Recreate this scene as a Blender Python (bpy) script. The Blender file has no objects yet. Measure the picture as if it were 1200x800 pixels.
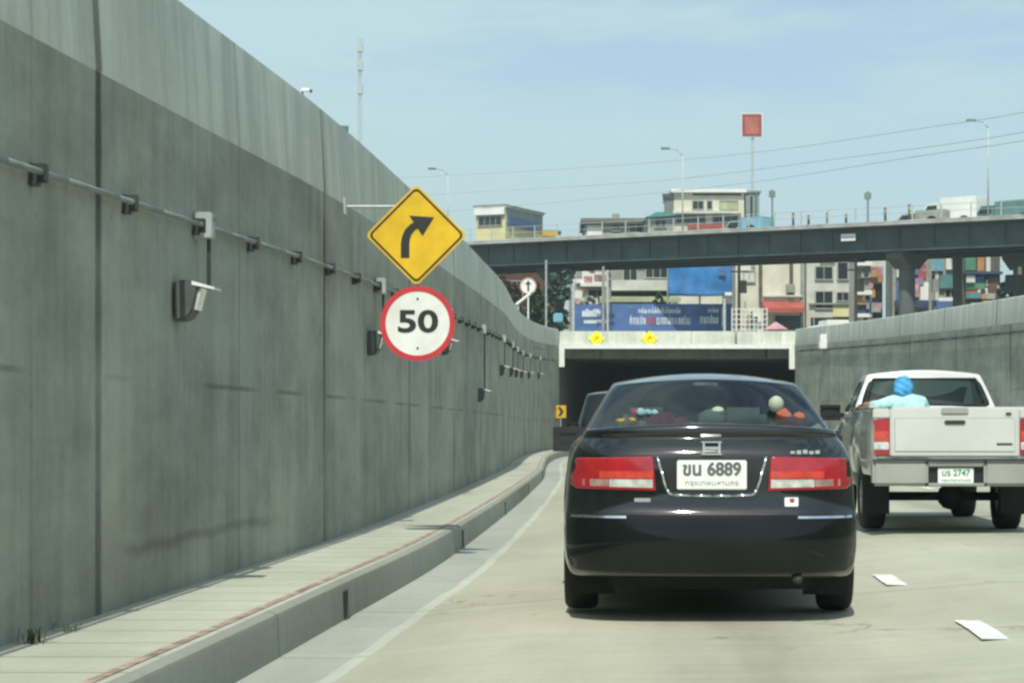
import bpy, bmesh, math, random
from mathutils import Vector, Matrix, Euler
from mathutils.bvhtree import BVHTree
random.seed(7)
R = math.radians
C = bpy.context.scene.collection
scene = bpy.context.scene

# ------------------------------------------------------------------ materials
def _nt(name):
    m = bpy.data.materials.new(name); m.use_nodes = True
    nt = m.node_tree; b = nt.nodes['Principled BSDF']
    return m, nt, b
def N(nt, t, **kw):
    n = nt.nodes.new(t)
    for k, v in kw.items(): setattr(n, k, v)
    return n
def mth(nt, op, a, b=None, c=None, clamp=False):
    n = N(nt, 'ShaderNodeMath', operation=op, use_clamp=clamp)
    for i, v in enumerate((a, b, c)):
        if v is None: continue
        if isinstance(v, (int, float)): n.inputs[i].default_value = v
        else: nt.links.new(v, n.inputs[i])
    return n.outputs[0]
def mixc(nt, fac, a, b, mode='MIX'):
    n = N(nt, 'ShaderNodeMix', data_type='RGBA', blend_type=mode)
    for i, v in ((0, fac), (6, a), (7, b)):
        if isinstance(v, (int, float)): n.inputs[i].default_value = v
        elif isinstance(v, tuple): n.inputs[i].default_value = (*v[:3], 1)
        else: nt.links.new(v, n.inputs[i])
    return n.outputs[2]
def noise(nt, vec, scale, detail=4, rough=.55):
    n = N(nt, 'ShaderNodeTexNoise'); n.inputs['Scale'].default_value = scale
    n.inputs['Detail'].default_value = detail; n.inputs['Roughness'].default_value = rough
    if vec is not None: nt.links.new(vec, n.inputs['Vector'])
    return n.outputs['Fac']
def ramp(nt, f, lo, hi, a=0., b=1.):
    n = N(nt, 'ShaderNodeMapRange', interpolation_type='SMOOTHSTEP')
    nt.links.new(f, n.inputs[0])
    for i, v in enumerate((lo, hi, a, b)): n.inputs[i+1].default_value = v
    return n.outputs[0]
def mapped(nt, out, scale, loc=(0,0,0)):
    m = N(nt, 'ShaderNodeMapping'); m.inputs['Scale'].default_value = scale; m.inputs['Location'].default_value = loc
    nt.links.new(out, m.inputs['Vector']); return m.outputs[0]
def bump(nt, b, h, strength, dist=.02):
    n = N(nt, 'ShaderNodeBump'); n.inputs['Strength'].default_value = strength; n.inputs['Distance'].default_value = dist
    nt.links.new(h, n.inputs['Height']); nt.links.new(n.outputs[0], b.inputs['Normal'])

def mat(name, col, rough=.6, metal=0., var=.15, scale=6., bmp=0., coat=0., spec=.5):
    m, nt, b = _nt(name)
    tc = N(nt, 'ShaderNodeTexCoord').outputs['Object']
    n = noise(nt, tc, scale, 5)
    f = ramp(nt, n, .3, .7)
    c = mixc(nt, f, tuple(v*(1-var) for v in col), tuple(min(1, v*(1+var)) for v in col))
    nt.links.new(c, b.inputs['Base Color'])
    b.inputs['Roughness'].default_value = rough; b.inputs['Metallic'].default_value = metal
    b.inputs['Coat Weight'].default_value = coat; b.inputs['Coat IOR'].default_value = 1.52; b.inputs['Coat Roughness'].default_value = .04
    b.inputs['Specular IOR Level'].default_value = spec
    if bmp: bump(nt, b, noise(nt, tc, scale*6, 4), bmp)
    return m

def glass_mat(name, tint=(.35,.42,.42), ior=1.5, rough=.02):
    m, nt, b = _nt(name); nt.nodes.remove(b)
    out = nt.nodes['Material Output']
    tr = N(nt, 'ShaderNodeBsdfTransparent'); tr.inputs[0].default_value = (*tint, 1)
    gl = N(nt, 'ShaderNodeBsdfGlossy'); gl.inputs['Roughness'].default_value = rough; gl.inputs[0].default_value = (.9,.95,.95,1)
    fr = N(nt, 'ShaderNodeFresnel'); fr.inputs[0].default_value = ior
    tc = N(nt, 'ShaderNodeTexCoord').outputs['Object']
    f2 = mth(nt, 'MULTIPLY', fr.outputs[0], ramp(nt, noise(nt, tc, 2.5, 3), .2, .8, .85, 1.15), clamp=True)
    mx = N(nt, 'ShaderNodeMixShader'); nt.links.new(f2, mx.inputs[0])
    nt.links.new(tr.outputs[0], mx.inputs[1]); nt.links.new(gl.outputs[0], mx.inputs[2])
    nt.links.new(mx.outputs[0], out.inputs[0])
    return m

def concrete_wall(name, col, joint=7.5, joint_off=0., form=1.22, streak=.26, lift=None, scuff=False, blot=.52):
    """UV in metres: u along the wall, v up from its foot"""
    m, nt, b = _nt(name)
    uv = N(nt, 'ShaderNodeTexCoord').outputs['UV']
    sep = N(nt, 'ShaderNodeSeparateXYZ'); nt.links.new(uv, sep.inputs[0]); u, v = sep.outputs[0], sep.outputs[1]
    st = noise(nt, mapped(nt, uv, (2.2,.30,1)), 1.0, 6, .68)          # rain streaks
    st2 = noise(nt, mapped(nt, uv, (9,.5,1), (3,7,0)), 1.0, 5, .6)
    bl = noise(nt, mapped(nt, uv, (.42,.75,1), (9,2,0)), 1.0, 7, .68)   # big blotches
    fine = noise(nt, uv, 14, 6, .7)
    val = mth(nt, 'ADD', 1-.5*streak-.5*blot, mth(nt, 'MULTIPLY', ramp(nt, st, .3, .7), streak))
    val = mth(nt, 'ADD', val, mth(nt, 'MULTIPLY', ramp(nt, bl, .3, .7), blot))
    val = mth(nt, 'ADD', val, mth(nt, 'MULTIPLY', mth(nt, 'SUBTRACT', fine, .5), .28))
    val = mth(nt, 'ADD', val, mth(nt, 'MULTIPLY', mth(nt, 'SUBTRACT', st2, .5), .22))
    # each pour has its own tone
    cell = mth(nt, 'FLOOR', mth(nt, 'DIVIDE', mth(nt, 'SUBTRACT', u, joint_off), joint))
    wn = N(nt, 'ShaderNodeTexWhiteNoise', noise_dimensions='1D'); nt.links.new(cell, wn.inputs['W'])
    val = mth(nt, 'MULTIPLY', val, mth(nt, 'ADD', .96, mth(nt, 'MULTIPLY', wn.outputs[0], .08)))
    # form board lines, pour joints
    wob = mth(nt, 'MULTIPLY', mth(nt, 'SUBTRACT', noise(nt, mapped(nt, uv, (.0,1.5,1)), 1., 2), .5), .05)
    pf = mth(nt, 'PINGPONG', mth(nt, 'ADD', mth(nt, 'SUBTRACT', u, joint_off), wob), form*.5)
    lf = ramp(nt, pf, .008, .035, 1, 0)
    lf = mth(nt, 'MULTIPLY', lf, ramp(nt, noise(nt, mapped(nt, uv, (.8,.4,1), (5,5,0)), 1., 3), .42, .62))
    pj = mth(nt, 'PINGPONG', mth(nt, 'SUBTRACT', u, joint_off), joint*.5)
    lj = mth(nt, 'MULTIPLY', ramp(nt, mth(nt, 'ADD', pj, wob), .035, .085, 1, 0), ramp(nt, noise(nt, mapped(nt, uv, (.3,.55,1), (2,3,0)), 1., 3), .35, .6, .35, 1.))
    pk = mth(nt, 'PINGPONG', mth(nt, 'SUBTRACT', u, joint_off-joint*.5), joint*.5)
    lk = mth(nt, 'MULTIPLY', ramp(nt, pk, .004, .022, 1, 0), .42)
    line = mth(nt, 'MAXIMUM', mth(nt, 'MAXIMUM', mth(nt, 'MULTIPLY', lf, .16), mth(nt, 'MULTIPLY', lj, .72)), lk)
    if lift is not None:
        pv = mth(nt, 'ABSOLUTE', mth(nt, 'SUBTRACT', mth(nt, 'ADD', v, mth(nt, 'MULTIPLY', wob, .6)), lift))
        ll = mth(nt, 'MULTIPLY', ramp(nt, pv, .005, .025, 1, 0), ramp(nt, noise(nt, mapped(nt, uv, (.5,.1,1)), 1., 3), .4, .6))
        line = mth(nt, 'MAXIMUM', line, mth(nt, 'MULTIPLY', ll, .4))
    val = mth(nt, 'MULTIPLY', val, mth(nt, 'SUBTRACT', 1, line))
    if scuff:
        du = mth(nt, 'MULTIPLY', ramp(nt, u, 42.2, 42.6), ramp(nt, u, 46.0, 47.6, 1, 0))
        sv = mth(nt, 'ABSOLUTE', mth(nt, 'SUBTRACT', mth(nt, 'ADD', v, mth(nt, 'MULTIPLY', noise(nt, mapped(nt, uv, (1.2,1,1)), 1., 4), .12)), .665))
        sc = mth(nt, 'MULTIPLY', mth(nt, 'MULTIPLY', ramp(nt, sv, .0, .06, 1, 0), du), .30)
        val = mth(nt, 'MULTIPLY', val, mth(nt, 'SUBTRACT', 1, sc))
    # small pits and patched spots
    pit = ramp(nt, noise(nt, mapped(nt, uv, (5,5,1), (4,8,0)), 1., 2), .72, .78)
    val = mth(nt, 'MULTIPLY', val, mth(nt, 'SUBTRACT', 1, mth(nt, 'MULTIPLY', pit, .22)))
    vm = N(nt, 'ShaderNodeVectorMath', operation='SCALE'); vm.inputs[0].default_value = col; nt.links.new(val, vm.inputs['Scale'])
    tintf = ramp(nt, noise(nt, mapped(nt, uv, (.9,.3,1), (1,9,0)), 1., 4), .35, .7)
    c = mixc(nt, tintf, vm.outputs[0], (1.04,.98,.9), 'MULTIPLY')
    nt.links.new(mixc(nt, mth(nt, 'MULTIPLY', tintf, .6), vm.outputs[0], c), b.inputs['Base Color'])
    b.inputs['Roughness'].default_value = .85; b.inputs['Specular IOR Level'].default_value = .3
    bump(nt, b, mth(nt, 'SUBTRACT', mth(nt, 'MULTIPLY', fine, .25), mth(nt, 'MULTIPLY', line, 1.2)), .5, .02)
    return m

def slab_mat(name, col, lines=True, along=6.0, tracks=False):
    """horizontal concrete: u along the road, v across"""
    m, nt, b = _nt(name)
    uv = N(nt, 'ShaderNodeTexCoord').outputs['UV']
    sep = N(nt, 'ShaderNodeSeparateXYZ'); nt.links.new(uv, sep.inputs[0]); u, v = sep.outputs[0], sep.outputs[1]
    bl = noise(nt, mapped(nt, uv, (.12,.6,1)), 1., 6, .6)
    bl2 = noise(nt, mapped(nt, uv, (.5,1.1,1), (4,4,0)), 1., 6, .65)
    tr = noise(nt, mapped(nt, uv, (5.,.5,1), (2,6,0)), 1., 5, .6)      # broom marks across the slab
    fine = noise(nt, uv, 22, 5, .7)
    val = mth(nt, 'ADD', .78, mth(nt, 'MULTIPLY', ramp(nt, bl, .3, .7), .22))
    val = mth(nt, 'ADD', val, mth(nt, 'MULTIPLY', mth(nt, 'SUBTRACT', bl2, .5), .34))
    val = mth(nt, 'ADD', val, mth(nt, 'MULTIPLY', mth(nt, 'SUBTRACT', tr, .4), .30))
    val = mth(nt, 'ADD', val, mth(nt, 'MULTIPLY', mth(nt, 'SUBTRACT', fine, .5), .3))
    dots = ramp(nt, noise(nt, mapped(nt, uv, (1.6,2.4,1), (8,3,0)), 1., 2), .73, .78)
    val = mth(nt, 'MULTIPLY', val, mth(nt, 'SUBTRACT', 1, mth(nt, 'MULTIPLY', dots, .3)))
    if lines:
        pj = mth(nt, 'PINGPONG', mth(nt, 'ADD', u, mth(nt, 'MULTIPLY', noise(nt, mapped(nt, uv, (.1,2,1)), 1., 2), .03)), along*.5)
        lj = mth(nt, 'MULTIPLY', ramp(nt, pj, .008, .03, 1, 0), .35)
        val = mth(nt, 'MULTIPLY', val, mth(nt, 'SUBTRACT', 1, lj))
    if tracks:   # oil and rubber in the middle of each lane
        pv = mth(nt, 'PINGPONG', mth(nt, 'ADD', v, -.47), 1.62)
        oil = mth(nt, 'MULTIPLY', ramp(nt, pv, .85, 1.6), ramp(nt, noise(nt, mapped(nt, uv, (.15,1.5,1)), 1., 4), .3, .7))
        val = mth(nt, 'MULTIPLY', val, mth(nt, 'SUBTRACT', 1, mth(nt, 'MULTIPLY', oil, .22)))
    if tracks:   # hairline cracks and drips
        vo = N(nt, 'ShaderNodeTexVoronoi', feature='DISTANCE_TO_EDGE'); vo.inputs['Scale'].default_value = .33
        wp = N(nt, 'ShaderNodeVectorMath', operation='ADD'); nz = N(nt, 'ShaderNodeTexNoise'); nz.inputs['Scale'].default_value = 1.6; nz.inputs['Detail'].default_value = 5; nt.links.new(uv, nz.inputs['Vector'])
        nt.links.new(uv, wp.inputs[0]); nt.links.new(nz.outputs['Color'], wp.inputs[1]); nt.links.new(wp.outputs[0], vo.inputs['Vector'])
        ck = mth(nt, 'MULTIPLY', ramp(nt, vo.outputs['Distance'], .001, .008, 1, 0), ramp(nt, noise(nt, mapped(nt, uv, (.3,.3,1), (7,1,0)), 1., 3), .5, .62))
        val = mth(nt, 'MULTIPLY', val, mth(nt, 'SUBTRACT', 1, mth(nt, 'MULTIPLY', ck, .35)))
        dr = ramp(nt, noise(nt, mapped(nt, uv, (1.1,3.2,1), (1,13,0)), 1., 3), .66, .76)
        val = mth(nt, 'MULTIPLY', val, mth(nt, 'SUBTRACT', 1, mth(nt, 'MULTIPLY', dr, .16)))
    vm = N(nt, 'ShaderNodeVectorMath', operation='SCALE'); vm.inputs[0].default_value = col; nt.links.new(val, vm.inputs['Scale'])
    nt.links.new(vm.outputs[0], b.inputs['Base Color'])
    b.inputs['Roughness'].default_value = .8; b.inputs['Specular IOR Level'].default_value = .3
    bump(nt, b, fine, .25, .01)
    return m

def leaf_mat(name, a, b_):
    m, nt, b = _nt(name)
    tc = N(nt, 'ShaderNodeTexCoord').outputs['Object']
    f = ramp(nt, noise(nt, tc, 1.3, 5), .35, .65)
    nt.links.new(mixc(nt, f, a, b_), b.inputs['Base Color']); b.inputs['Roughness'].default_value = .6
    return m

M = {}
M['wall']     = concrete_wall('stained concrete wall', (.30,.322,.268), joint_off=41.8, lift=1.57, scuff=True)
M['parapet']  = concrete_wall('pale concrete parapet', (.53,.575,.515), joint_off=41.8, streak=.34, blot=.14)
M['wallR']    = concrete_wall('stained concrete wall right', (.28,.308,.262), joint_off=40, lift=2.0)
M['road']     = slab_mat('concrete road', (.425,.418,.322), along=9., tracks=True)
M['gutter']   = slab_mat('concrete gutter', (.37,.395,.335), along=3.)
M['seam']     = slab_mat('pale mortar seam', (.49,.50,.43), along=3.)
M['footpath'] = slab_mat('concrete footpath', (.45,.455,.37), along=.62)
M['kerb']     = slab_mat('shade-toned kerb concrete', (.285,.30,.25), along=6.)  # same concrete as the footpath, darkened to paint in the shade on its face
M['head']     = concrete_wall('pale painted concrete', (.60,.62,.54), joint=4., form=2., streak=.26, blot=.26)
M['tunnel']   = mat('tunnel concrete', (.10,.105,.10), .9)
M['earth']    = mat('dusty ground', (.22,.20,.16), .95, scale=.2)
M['redline']  = mat('faded red paint', (.33,.25,.205), .8, var=.45, scale=9)
M['white_paint'] = mat('road white paint', (.72,.72,.66), .75, var=.22, scale=9)
M['white']    = mat('white enamel', (.75,.76,.72), .5, var=.06)
M['galv']     = mat('galvanised steel', (.42,.45,.44), .5, .4)
M['conduit']  = mat('grey conduit', (.20,.235,.22), .6, .1)
M['darkgrey'] = mat('dark grey metal', (.045,.055,.052), .5, .3)
M['lampgrey'] = mat('weathered grey lamp housing', (.085,.10,.095), .6, .2)
M['black']    = mat('black rubber', (.012,.013,.013), .8)
M['sign_yellow'] = mat('yellow sign sheeting', (.72,.45,.012), .45, var=.12, scale=3.5)
M['sign_dim'] = mat('weathered yellow sign sheeting', (.62,.38,.02), .5, var=.15)
M['sign_bright'] = mat('bright yellow sign sheeting', (.95,.86,.02), .45, var=.05)
M['sign_white'] = mat('white sign sheeting', (.76,.77,.71), .5, var=.10, scale=3)
M['sign_red'] = mat('red sign sheeting', (.55,.035,.045), .5, var=.08)
M['sign_black'] = mat('black sign film', (.02,.022,.02), .6)
M['girder']   = mat('dark green girder paint', (.045,.072,.070), .6, var=.25, scale=.7)
M['deck']     = mat('bridge deck concrete', (.42,.44,.41), .85, var=.2, scale=1.)
M['rail']     = mat('bridge railing paint', (.42,.48,.47), .6)
M['pier']     = mat('bridge pier concrete', (.10,.115,.11), .85, scale=1.)
M['cream']    = mat('cream render', (.62,.60,.48), .85, var=.12, scale=.6)
M['cream2']   = mat('pale render', (.55,.55,.48), .85, var=.15, scale=.7)
M['yellowish']= mat('pale yellow render', (.62,.56,.30), .85, var=.1, scale=.6)
M['greyb']    = mat('grey render', (.27,.28,.24), .9, var=.25, scale=.8)
M['brownroof']= mat('brown roof sheets', (.10,.092,.07), .85, var=.3, scale=1.2)
M['greenroof']= mat('green roof sheets', (.04,.17,.13), .6, var=.2, scale=1.2)
M['whiteb']   = mat('white wall paint', (.72,.73,.68), .8, var=.08, scale=.6)
M['bluewall'] = mat('blue wall panel', (.07,.13,.26), .6, var=.2, scale=.6)
M['bluegrey'] = mat('blue grey cladding', (.25,.29,.29), .7, var=.15, scale=.6)
M['tarp']     = mat('blue tarpaulin', (.035,.19,.46), .55, var=.3, scale=.8, bmp=.4)
M['banner']   = mat('blue banner cloth', (.07,.14,.33), .7, var=.3, scale=.5)
M['bannertxt']= mat('white banner lettering', (.55,.62,.68), .7, var=.2, scale=2)
M['glassdark']= mat('dark window glass', (.02,.03,.03), .12, var=.2)
M['frame']    = mat('window frame', (.32,.33,.30), .7)
M['redawn']   = mat('red awning', (.38,.08,.06), .7, var=.2, scale=1)
M['limeawn']  = mat('pale green awning', (.36,.40,.24), .75, var=.2, scale=1)
M['pink']     = mat('pink print', (.46,.24,.26), .7, var=.4, scale=1.4)  # print colours from here darkened to stand in for shade under the overpass
M['orange']   = mat('orange print', (.40,.20,.07), .7, var=.2, scale=1)
M['teal']     = mat('teal print', (.08,.20,.21), .7, var=.2, scale=1)
M['greenp']   = mat('green print', (.07,.20,.12), .7, var=.2, scale=1)
M['purple']   = mat('mauve print', (.24,.17,.26), .7, var=.2, scale=1)
M['redp']     = mat('red print', (.36,.075,.065), .7, var=.2, scale=1)
M['bluep']    = mat('blue print', (.06,.15,.30), .7, var=.2, scale=1)
M['navy']     = mat('navy shutter', (.03,.055,.11), .7, var=.2, scale=1)
M['cyanp']    = mat('light blue sheet', (.16,.36,.46), .6, var=.2, scale=1)
M['tealdull'] = mat('dull teal paint', (.10,.20,.19), .7, var=.2, scale=1)
M['cyandull'] = mat('dull light blue paint', (.20,.38,.46), .6, var=.2, scale=1)
M['brown']    = mat('brown timber', (.10,.055,.035), .8, var=.3, scale=1)
M['bark']     = mat('bark', (.09,.07,.05), .9, var=.3, scale=4)
M['leafA']    = leaf_mat('dark leaves', (.018,.045,.02), (.06,.11,.045))
M['leafB']    = leaf_mat('blue green leaves', (.035,.07,.06), (.085,.13,.10))
M['leafR']    = leaf_mat('brownish leaves', (.06,.045,.028), (.12,.085,.05))
M['grass']    = leaf_mat('dry weeds', (.07,.10,.04), (.16,.16,.07))
# vehicles
M['paint_black'] = mat('black car paint', (.003,.005,.0055), .5, 0, var=.1, scale=3, coat=1., spec=.06)
M['paint_black'].node_tree.nodes['Principled BSDF'].inputs['Coat IOR'].default_value = 1.75
M['bumper_black'] = mat('dimmed black bumper paint', (.004,.006,.006), .35, 0, var=.3, scale=2.5, coat=.5, spec=.12)  # duller than the body paint, standing in for a dark reflection
M['lens_smoke']  = mat('smoky lamp lens', (.34,.22,.19), .2, 0, var=.25, scale=18, coat=1.)
M['trim_black']  = mat('black plastic trim', (.012,.014,.014), .5)
M['glass_rear']  = glass_mat('tinted rear glass', (.40,.47,.47), 1.55)
M['glass_side']  = glass_mat('tinted side glass', (.30,.36,.36), 1.5)
M['glass_green'] = glass_mat('green tinted glass', (.55,.68,.60), 1.5)
M['chrome']      = mat('chrome', (.80,.82,.82), .12, 1., var=.03)
M['lens_red']    = mat('red lamp lens', (.36,.010,.016), .18, 0, var=.15, scale=14, coat=1.)
M['lens_orange'] = mat('amber lamp lens', (.55,.055,.035), .2, 0, var=.2, scale=14, coat=1.)
M['lens_clear']  = mat('clear lamp lens', (.62,.63,.58), .2, .2, var=.25, scale=20, coat=1.)
M['plate']       = mat('plate white', (.80,.81,.78), .4, var=.03)
M['plate_text']  = mat('plate lettering', (.11,.13,.12), .6)
M['plate_green'] = mat('plate green lettering', (.05,.30,.14), .6)
M['plate_grey']  = mat('plate grey lettering', (.30,.31,.31), .6)
M['rim']         = mat('alloy rim', (.35,.36,.36), .3, .8)
M['paint_white'] = mat('white truck paint', (.57,.59,.55), .3, 0, var=.05, scale=1.5, coat=.7)
M['paint_silver']= mat('champagne bumper paint', (.33,.34,.30), .38, .1, var=.12, scale=2, coat=.3)
M['paint_flank'] = mat('silver truck paint', (.40,.42,.39), .35, .3, var=.06, scale=2, coat=.7)
M['paint_dark']  = mat('dark green suv paint', (.02,.032,.030), .3, 0, coat=1.)
M['seat']        = mat('beige seat cloth', (.24,.26,.20), .9)
M['dash']        = mat('dark cabin trim', (.02,.024,.024), .8)
M['plush_red']   = mat('red plush', (.30,.04,.06), .95, var=.25, scale=12)
M['plush_yellow']= mat('yellow plush', (.36,.25,.06), .95)
M['plush_blue']  = mat('pale blue plush', (.24,.40,.48), .95)
M['plush_green'] = mat('pale green cloth', (.34,.40,.30), .95, var=.15, scale=9)
M['plush_orange']= mat('orange cloth', (.34,.10,.06), .95)
M['hood_blue']   = mat('bright blue cloth', (.07,.33,.60), .9, var=.35, scale=9, bmp=.6)
M['shirt_cyan']  = mat('pale cyan cloth', (.42,.68,.66), .9, var=.22, scale=7, bmp=.7)
M['trouser']     = mat('dark trousers', (.04,.05,.07), .9)
M['skin']        = mat('skin', (.28,.16,.10), .6, var=.08)

# ------------------------------------------------------------------ helpers
def finish(name, bm, m, parent=None, smooth=False, angle=None):
    me = bpy.data.meshes.new(name); bmesh.ops.recalc_face_normals(bm, faces=bm.faces[:]) if len(bm.faces) else None
    bm.to_mesh(me); bm.free()
    o = bpy.data.objects.new(name, me); C.objects.link(o)
    if m is not None: me.materials.append(M[m] if isinstance(m, str) else m)
    if smooth or angle:
        for p in me.polygons: p.use_smooth = True
        if angle: me.set_sharp_from_angle(angle=R(angle))
    if parent: o.parent = parent
    return o
def tag(o, label, cat, group=None, kind=None):
    if label: o['label'] = label
    if cat: o['category'] = cat
    if group: o['group'] = group
    if kind: o['kind'] = kind
    return o
def empty(name, loc, label, cat, group=None, rz=0):
    o = bpy.data.objects.new(name, None); C.objects.link(o); o.location = loc; o.rotation_euler.z = rz
    o.empty_display_size = .2
    return tag(o, label, cat, group)
def copy_tree(o, parent=None):
    c = o.copy(); C.objects.link(c); c.parent = parent
    for ch in list(o.children): copy_tree(ch, c)
    return c
def box(bm, x0, x1, y0, y1, z0, z1, bev=0):
    r = bmesh.ops.create_cube(bm, size=1)
    for v in r['verts']:
        v.co = Vector((x0+(v.co.x+.5)*(x1-x0), y0+(v.co.y+.5)*(y1-y0), z0+(v.co.z+.5)*(z1-z0)))
    if bev:
        es = {e for v in r['verts'] for e in v.link_edges}
        bmesh.ops.bevel(bm, geom=list(es), offset=bev, segments=2, affect='EDGES')
def cyl(bm, p0, p1, r0, r1=None, n=12):
    p0, p1 = Vector(p0), Vector(p1); d = p1-p0; r1 = r0 if r1 is None else r1
    q = d.to_track_quat('Z', 'Y').to_matrix().to_4x4()
    bmesh.ops.create_cone(bm, cap_ends=True, segments=n, radius1=r0, radius2=r1, depth=d.length,
                          matrix=Matrix.Translation((p0+p1)/2) @ q)
def ball(bm, c, rx, ry=None, rz=None, sub=2):
    ry = rx if ry is None else ry; rz = rx if rz is None else rz
    bmesh.ops.create_icosphere(bm, subdivisions=sub, radius=1, matrix=Matrix.Translation(c) @ Matrix.Diagonal((rx, ry, rz, 1)))
def tube(bm, pts, r, n=8):
    for a, b in zip(pts, pts[1:]): cyl(bm, a, b, r, n=n)
def prism(bm, poly, y0, y1):
    """closed outline in x,z extruded in y"""
    a = [bm.verts.new((x, y0, z)) for x, z in poly]; b = [bm.verts.new((x, y1, z)) for x, z in poly]
    n = len(poly); bm.faces.new(a); bm.faces.new(b[::-1])
    for i in range(n): bm.faces.new((a[i], a[(i+1) % n], b[(i+1) % n], b[i]))
def B(fn, *a, **k):
    bm = bmesh.new(); fn(bm, *a, **k); return bm
def text(name, s, size, loc, m, parent, depth=.004, offset=0., sx=1., rot=(R(90),0,0)):
    cu = bpy.data.curves.new(name, 'FONT'); cu.body = s; cu.size = size; cu.align_x = 'CENTER'; cu.align_y = 'CENTER'
    cu.extrude = depth; cu.offset = offset; cu.resolution_u = 4
    t = bpy.data.objects.new(name, cu); C.objects.link(t)
    bpy.context.view_layer.update()
    me = bpy.data.meshes.new_from_object(t.evaluated_get(bpy.context.evaluated_depsgraph_get()))
    bpy.data.objects.remove(t); bpy.data.curves.remove(cu)
    me.materials.clear(); me.materials.append(M[m])
    o = bpy.data.objects.new(name, me); C.objects.link(o)
    o.location = loc; o.rotation_euler = rot; o.scale = (sx, 1, 1); o.parent = parent
    return o
def hermite(xs, ys):
    n = len(xs)
    t = [(ys[min(i+1, n-1)]-ys[max(i-1, 0)])/(xs[min(i+1, n-1)]-xs[max(i-1, 0)]) for i in range(n)]
    def f(x):
        if x <= xs[0]: return ys[0]+t[0]*(x-xs[0])
        if x >= xs[-1]: return ys[-1]+t[-1]*(x-xs[-1])
        i = max(k for k in range(n-1) if xs[k] <= x)
        h = xs[i+1]-xs[i]; s = (x-xs[i])/h
        return ((2*s**3-3*s*s+1)*ys[i]+(s**3-2*s*s+s)*h*t[i]+(-2*s**3+3*s*s)*ys[i+1]+(s**3-s*s)*h*t[i+1])
    return f

# ------------------------------------------------------------------ the road cutting (metres; y runs ahead of the camera)
EYE = 1.25
XL = hermite([-30,0,10.1,14.05,19.5,26.8,35.6,42.6,53,66,76,87,94,100,125],[-5.4,-3.1,-2.33,-2.03,-1.62,-1.24,-.84,-.56,-.18,.08,.34,.84,1.38,2.12,5.6])
XR = hermite([-30,0,20,40,60,80,90,100,125],[10.5,12.4,13.4,13.9,14.05,13.85,13.4,12.75,13.2])
def XRt(y): return XR(y) if y <= 100 else XL(y)+10.63
TOP = lambda y: EYE+2.4+.02*y          # top of the parapets: level ground, the road dips below it
FP = .92                               # footpath width
KH = .25                               # kerb height
RZ = ((0,0),(.47,.010),(.9,.055),(1.35,.092),(3.1,.104),(3.7,.15),(4.3,.203),(6.,.222),(8.,.25))
def zroad(off):          # cross profile of the carriageway: each lane nearly level, rising to the right
    if off <= 0: return 0.
    for (a, za), (b, zb) in zip(RZ, RZ[1:]):
        if off <= b: return za+(zb-za)*(off-a)/(b-a)
    return RZ[-1][1]
def ys(a, b, st):
    n = max(1, int(round((b-a)/st))); return [a+(b-a)*i/n for i in range(n+1)]
STN = ys(-30, 6, 1.5)+ys(6, 40, .5)[1:]+ys(40, 100, 1.25)[1:]
TUN = ys(100, 190, 3)

def ribbon(name, stations, prof, m, parent=None, smooth=True):
    bm = bmesh.new(); uvl = bm.loops.layers.uv.new('UVMap'); rows = []; info = {}
    for y in stations:
        pts = prof(y); row = []; v = 0; last = None
        for p in pts:
            p = Vector(p)
            if last is not None: v += (p-last).length
            last = p; vt = bm.verts.new(p); row.append(vt); info[vt] = (y+30, v)
        rows.append(row)
    for a, b in zip(rows, rows[1:]):
        for i in range(len(a)-1):
            f = bm.faces.new((a[i], a[i+1], b[i+1], b[i]))
            for lp in f.loops: lp[uvl].uv = info[lp.vert]
    me = bpy.data.meshes.new(name); bm.to_mesh(me); bm.free()
    o = bpy.data.objects.new(name, me); C.objects.link(o); me.materials.append(M[m])
    if smooth:
        for p in me.polygons: p.use_smooth = True
        me.set_sharp_from_angle(angle=R(35))
    if parent: o.parent = parent
    return o

ALL = STN + TUN[1:]
def road_prof(y):
    k = XL(y)+FP; r = XRt(y)-FP
    w = r-k
    offs = [.47, .9, 1.35, 2.2, 3.1, 3.7, 4.3, 6., 8., w-.02]
    return [(k+o, y, zroad(o)) for o in offs]
road = tag(ribbon('road', ALL, road_prof, 'road'), None, None, kind='structure')
tag(ribbon('gutter', ALL, lambda y: [(XL(y)+FP+o, y, z) for o, z in ((-.02,.006),(.25,.003),(.485,.004))], 'gutter'), None, None, kind='structure')
tag(ribbon('gutter_edge', ALL, lambda y: [(XL(y)+FP+o+.014*math.sin(y*1.7)*math.sin(y*.63+1)+.008*math.sin(y*4.1), y, z) for o, z in ((.40,.004),(.43,.012),(.485,.013),(.525,.0045))], 'seam'), None, None, kind='structure')
tag(ribbon('footpath', ALL, lambda y: [(XL(y)+o, y, KH+z) for o, z in ((-.05,0),(FP-.075,0))], 'footpath'), None, None, kind='structure')
kerb = tag(ribbon('kerb', ALL, lambda y: [(XL(y)+FP+o, y, z) for o, z in ((-.075,KH),(-.03,KH),(-.008,KH-.012),(0,KH-.035),(.012,-.05))], 'kerb'), None, None, kind='structure')
ribbon('painted_line', STN, lambda y: [(XL(y)+FP+o, y, KH+.004) for o in (-.165,-.115)], 'redline', kerb)
for y in (14.4, 22.9, 31.5, 41., 52.):
    x = XL(y)+FP
    finish('drain_opening', B(box, x-.05, x+.012, y-.11, y+.11, .02, .19), 'black', kerb)
tag(ribbon('footpath_far', ALL, lambda y: [(XRt(y)-FP-o, y, z) for o, z in ((.03,.12),(0,.25+.2),(-.04,.25+KH),(-FP-.05,.25+KH))], 'footpath'), None, None, kind='structure')
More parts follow.
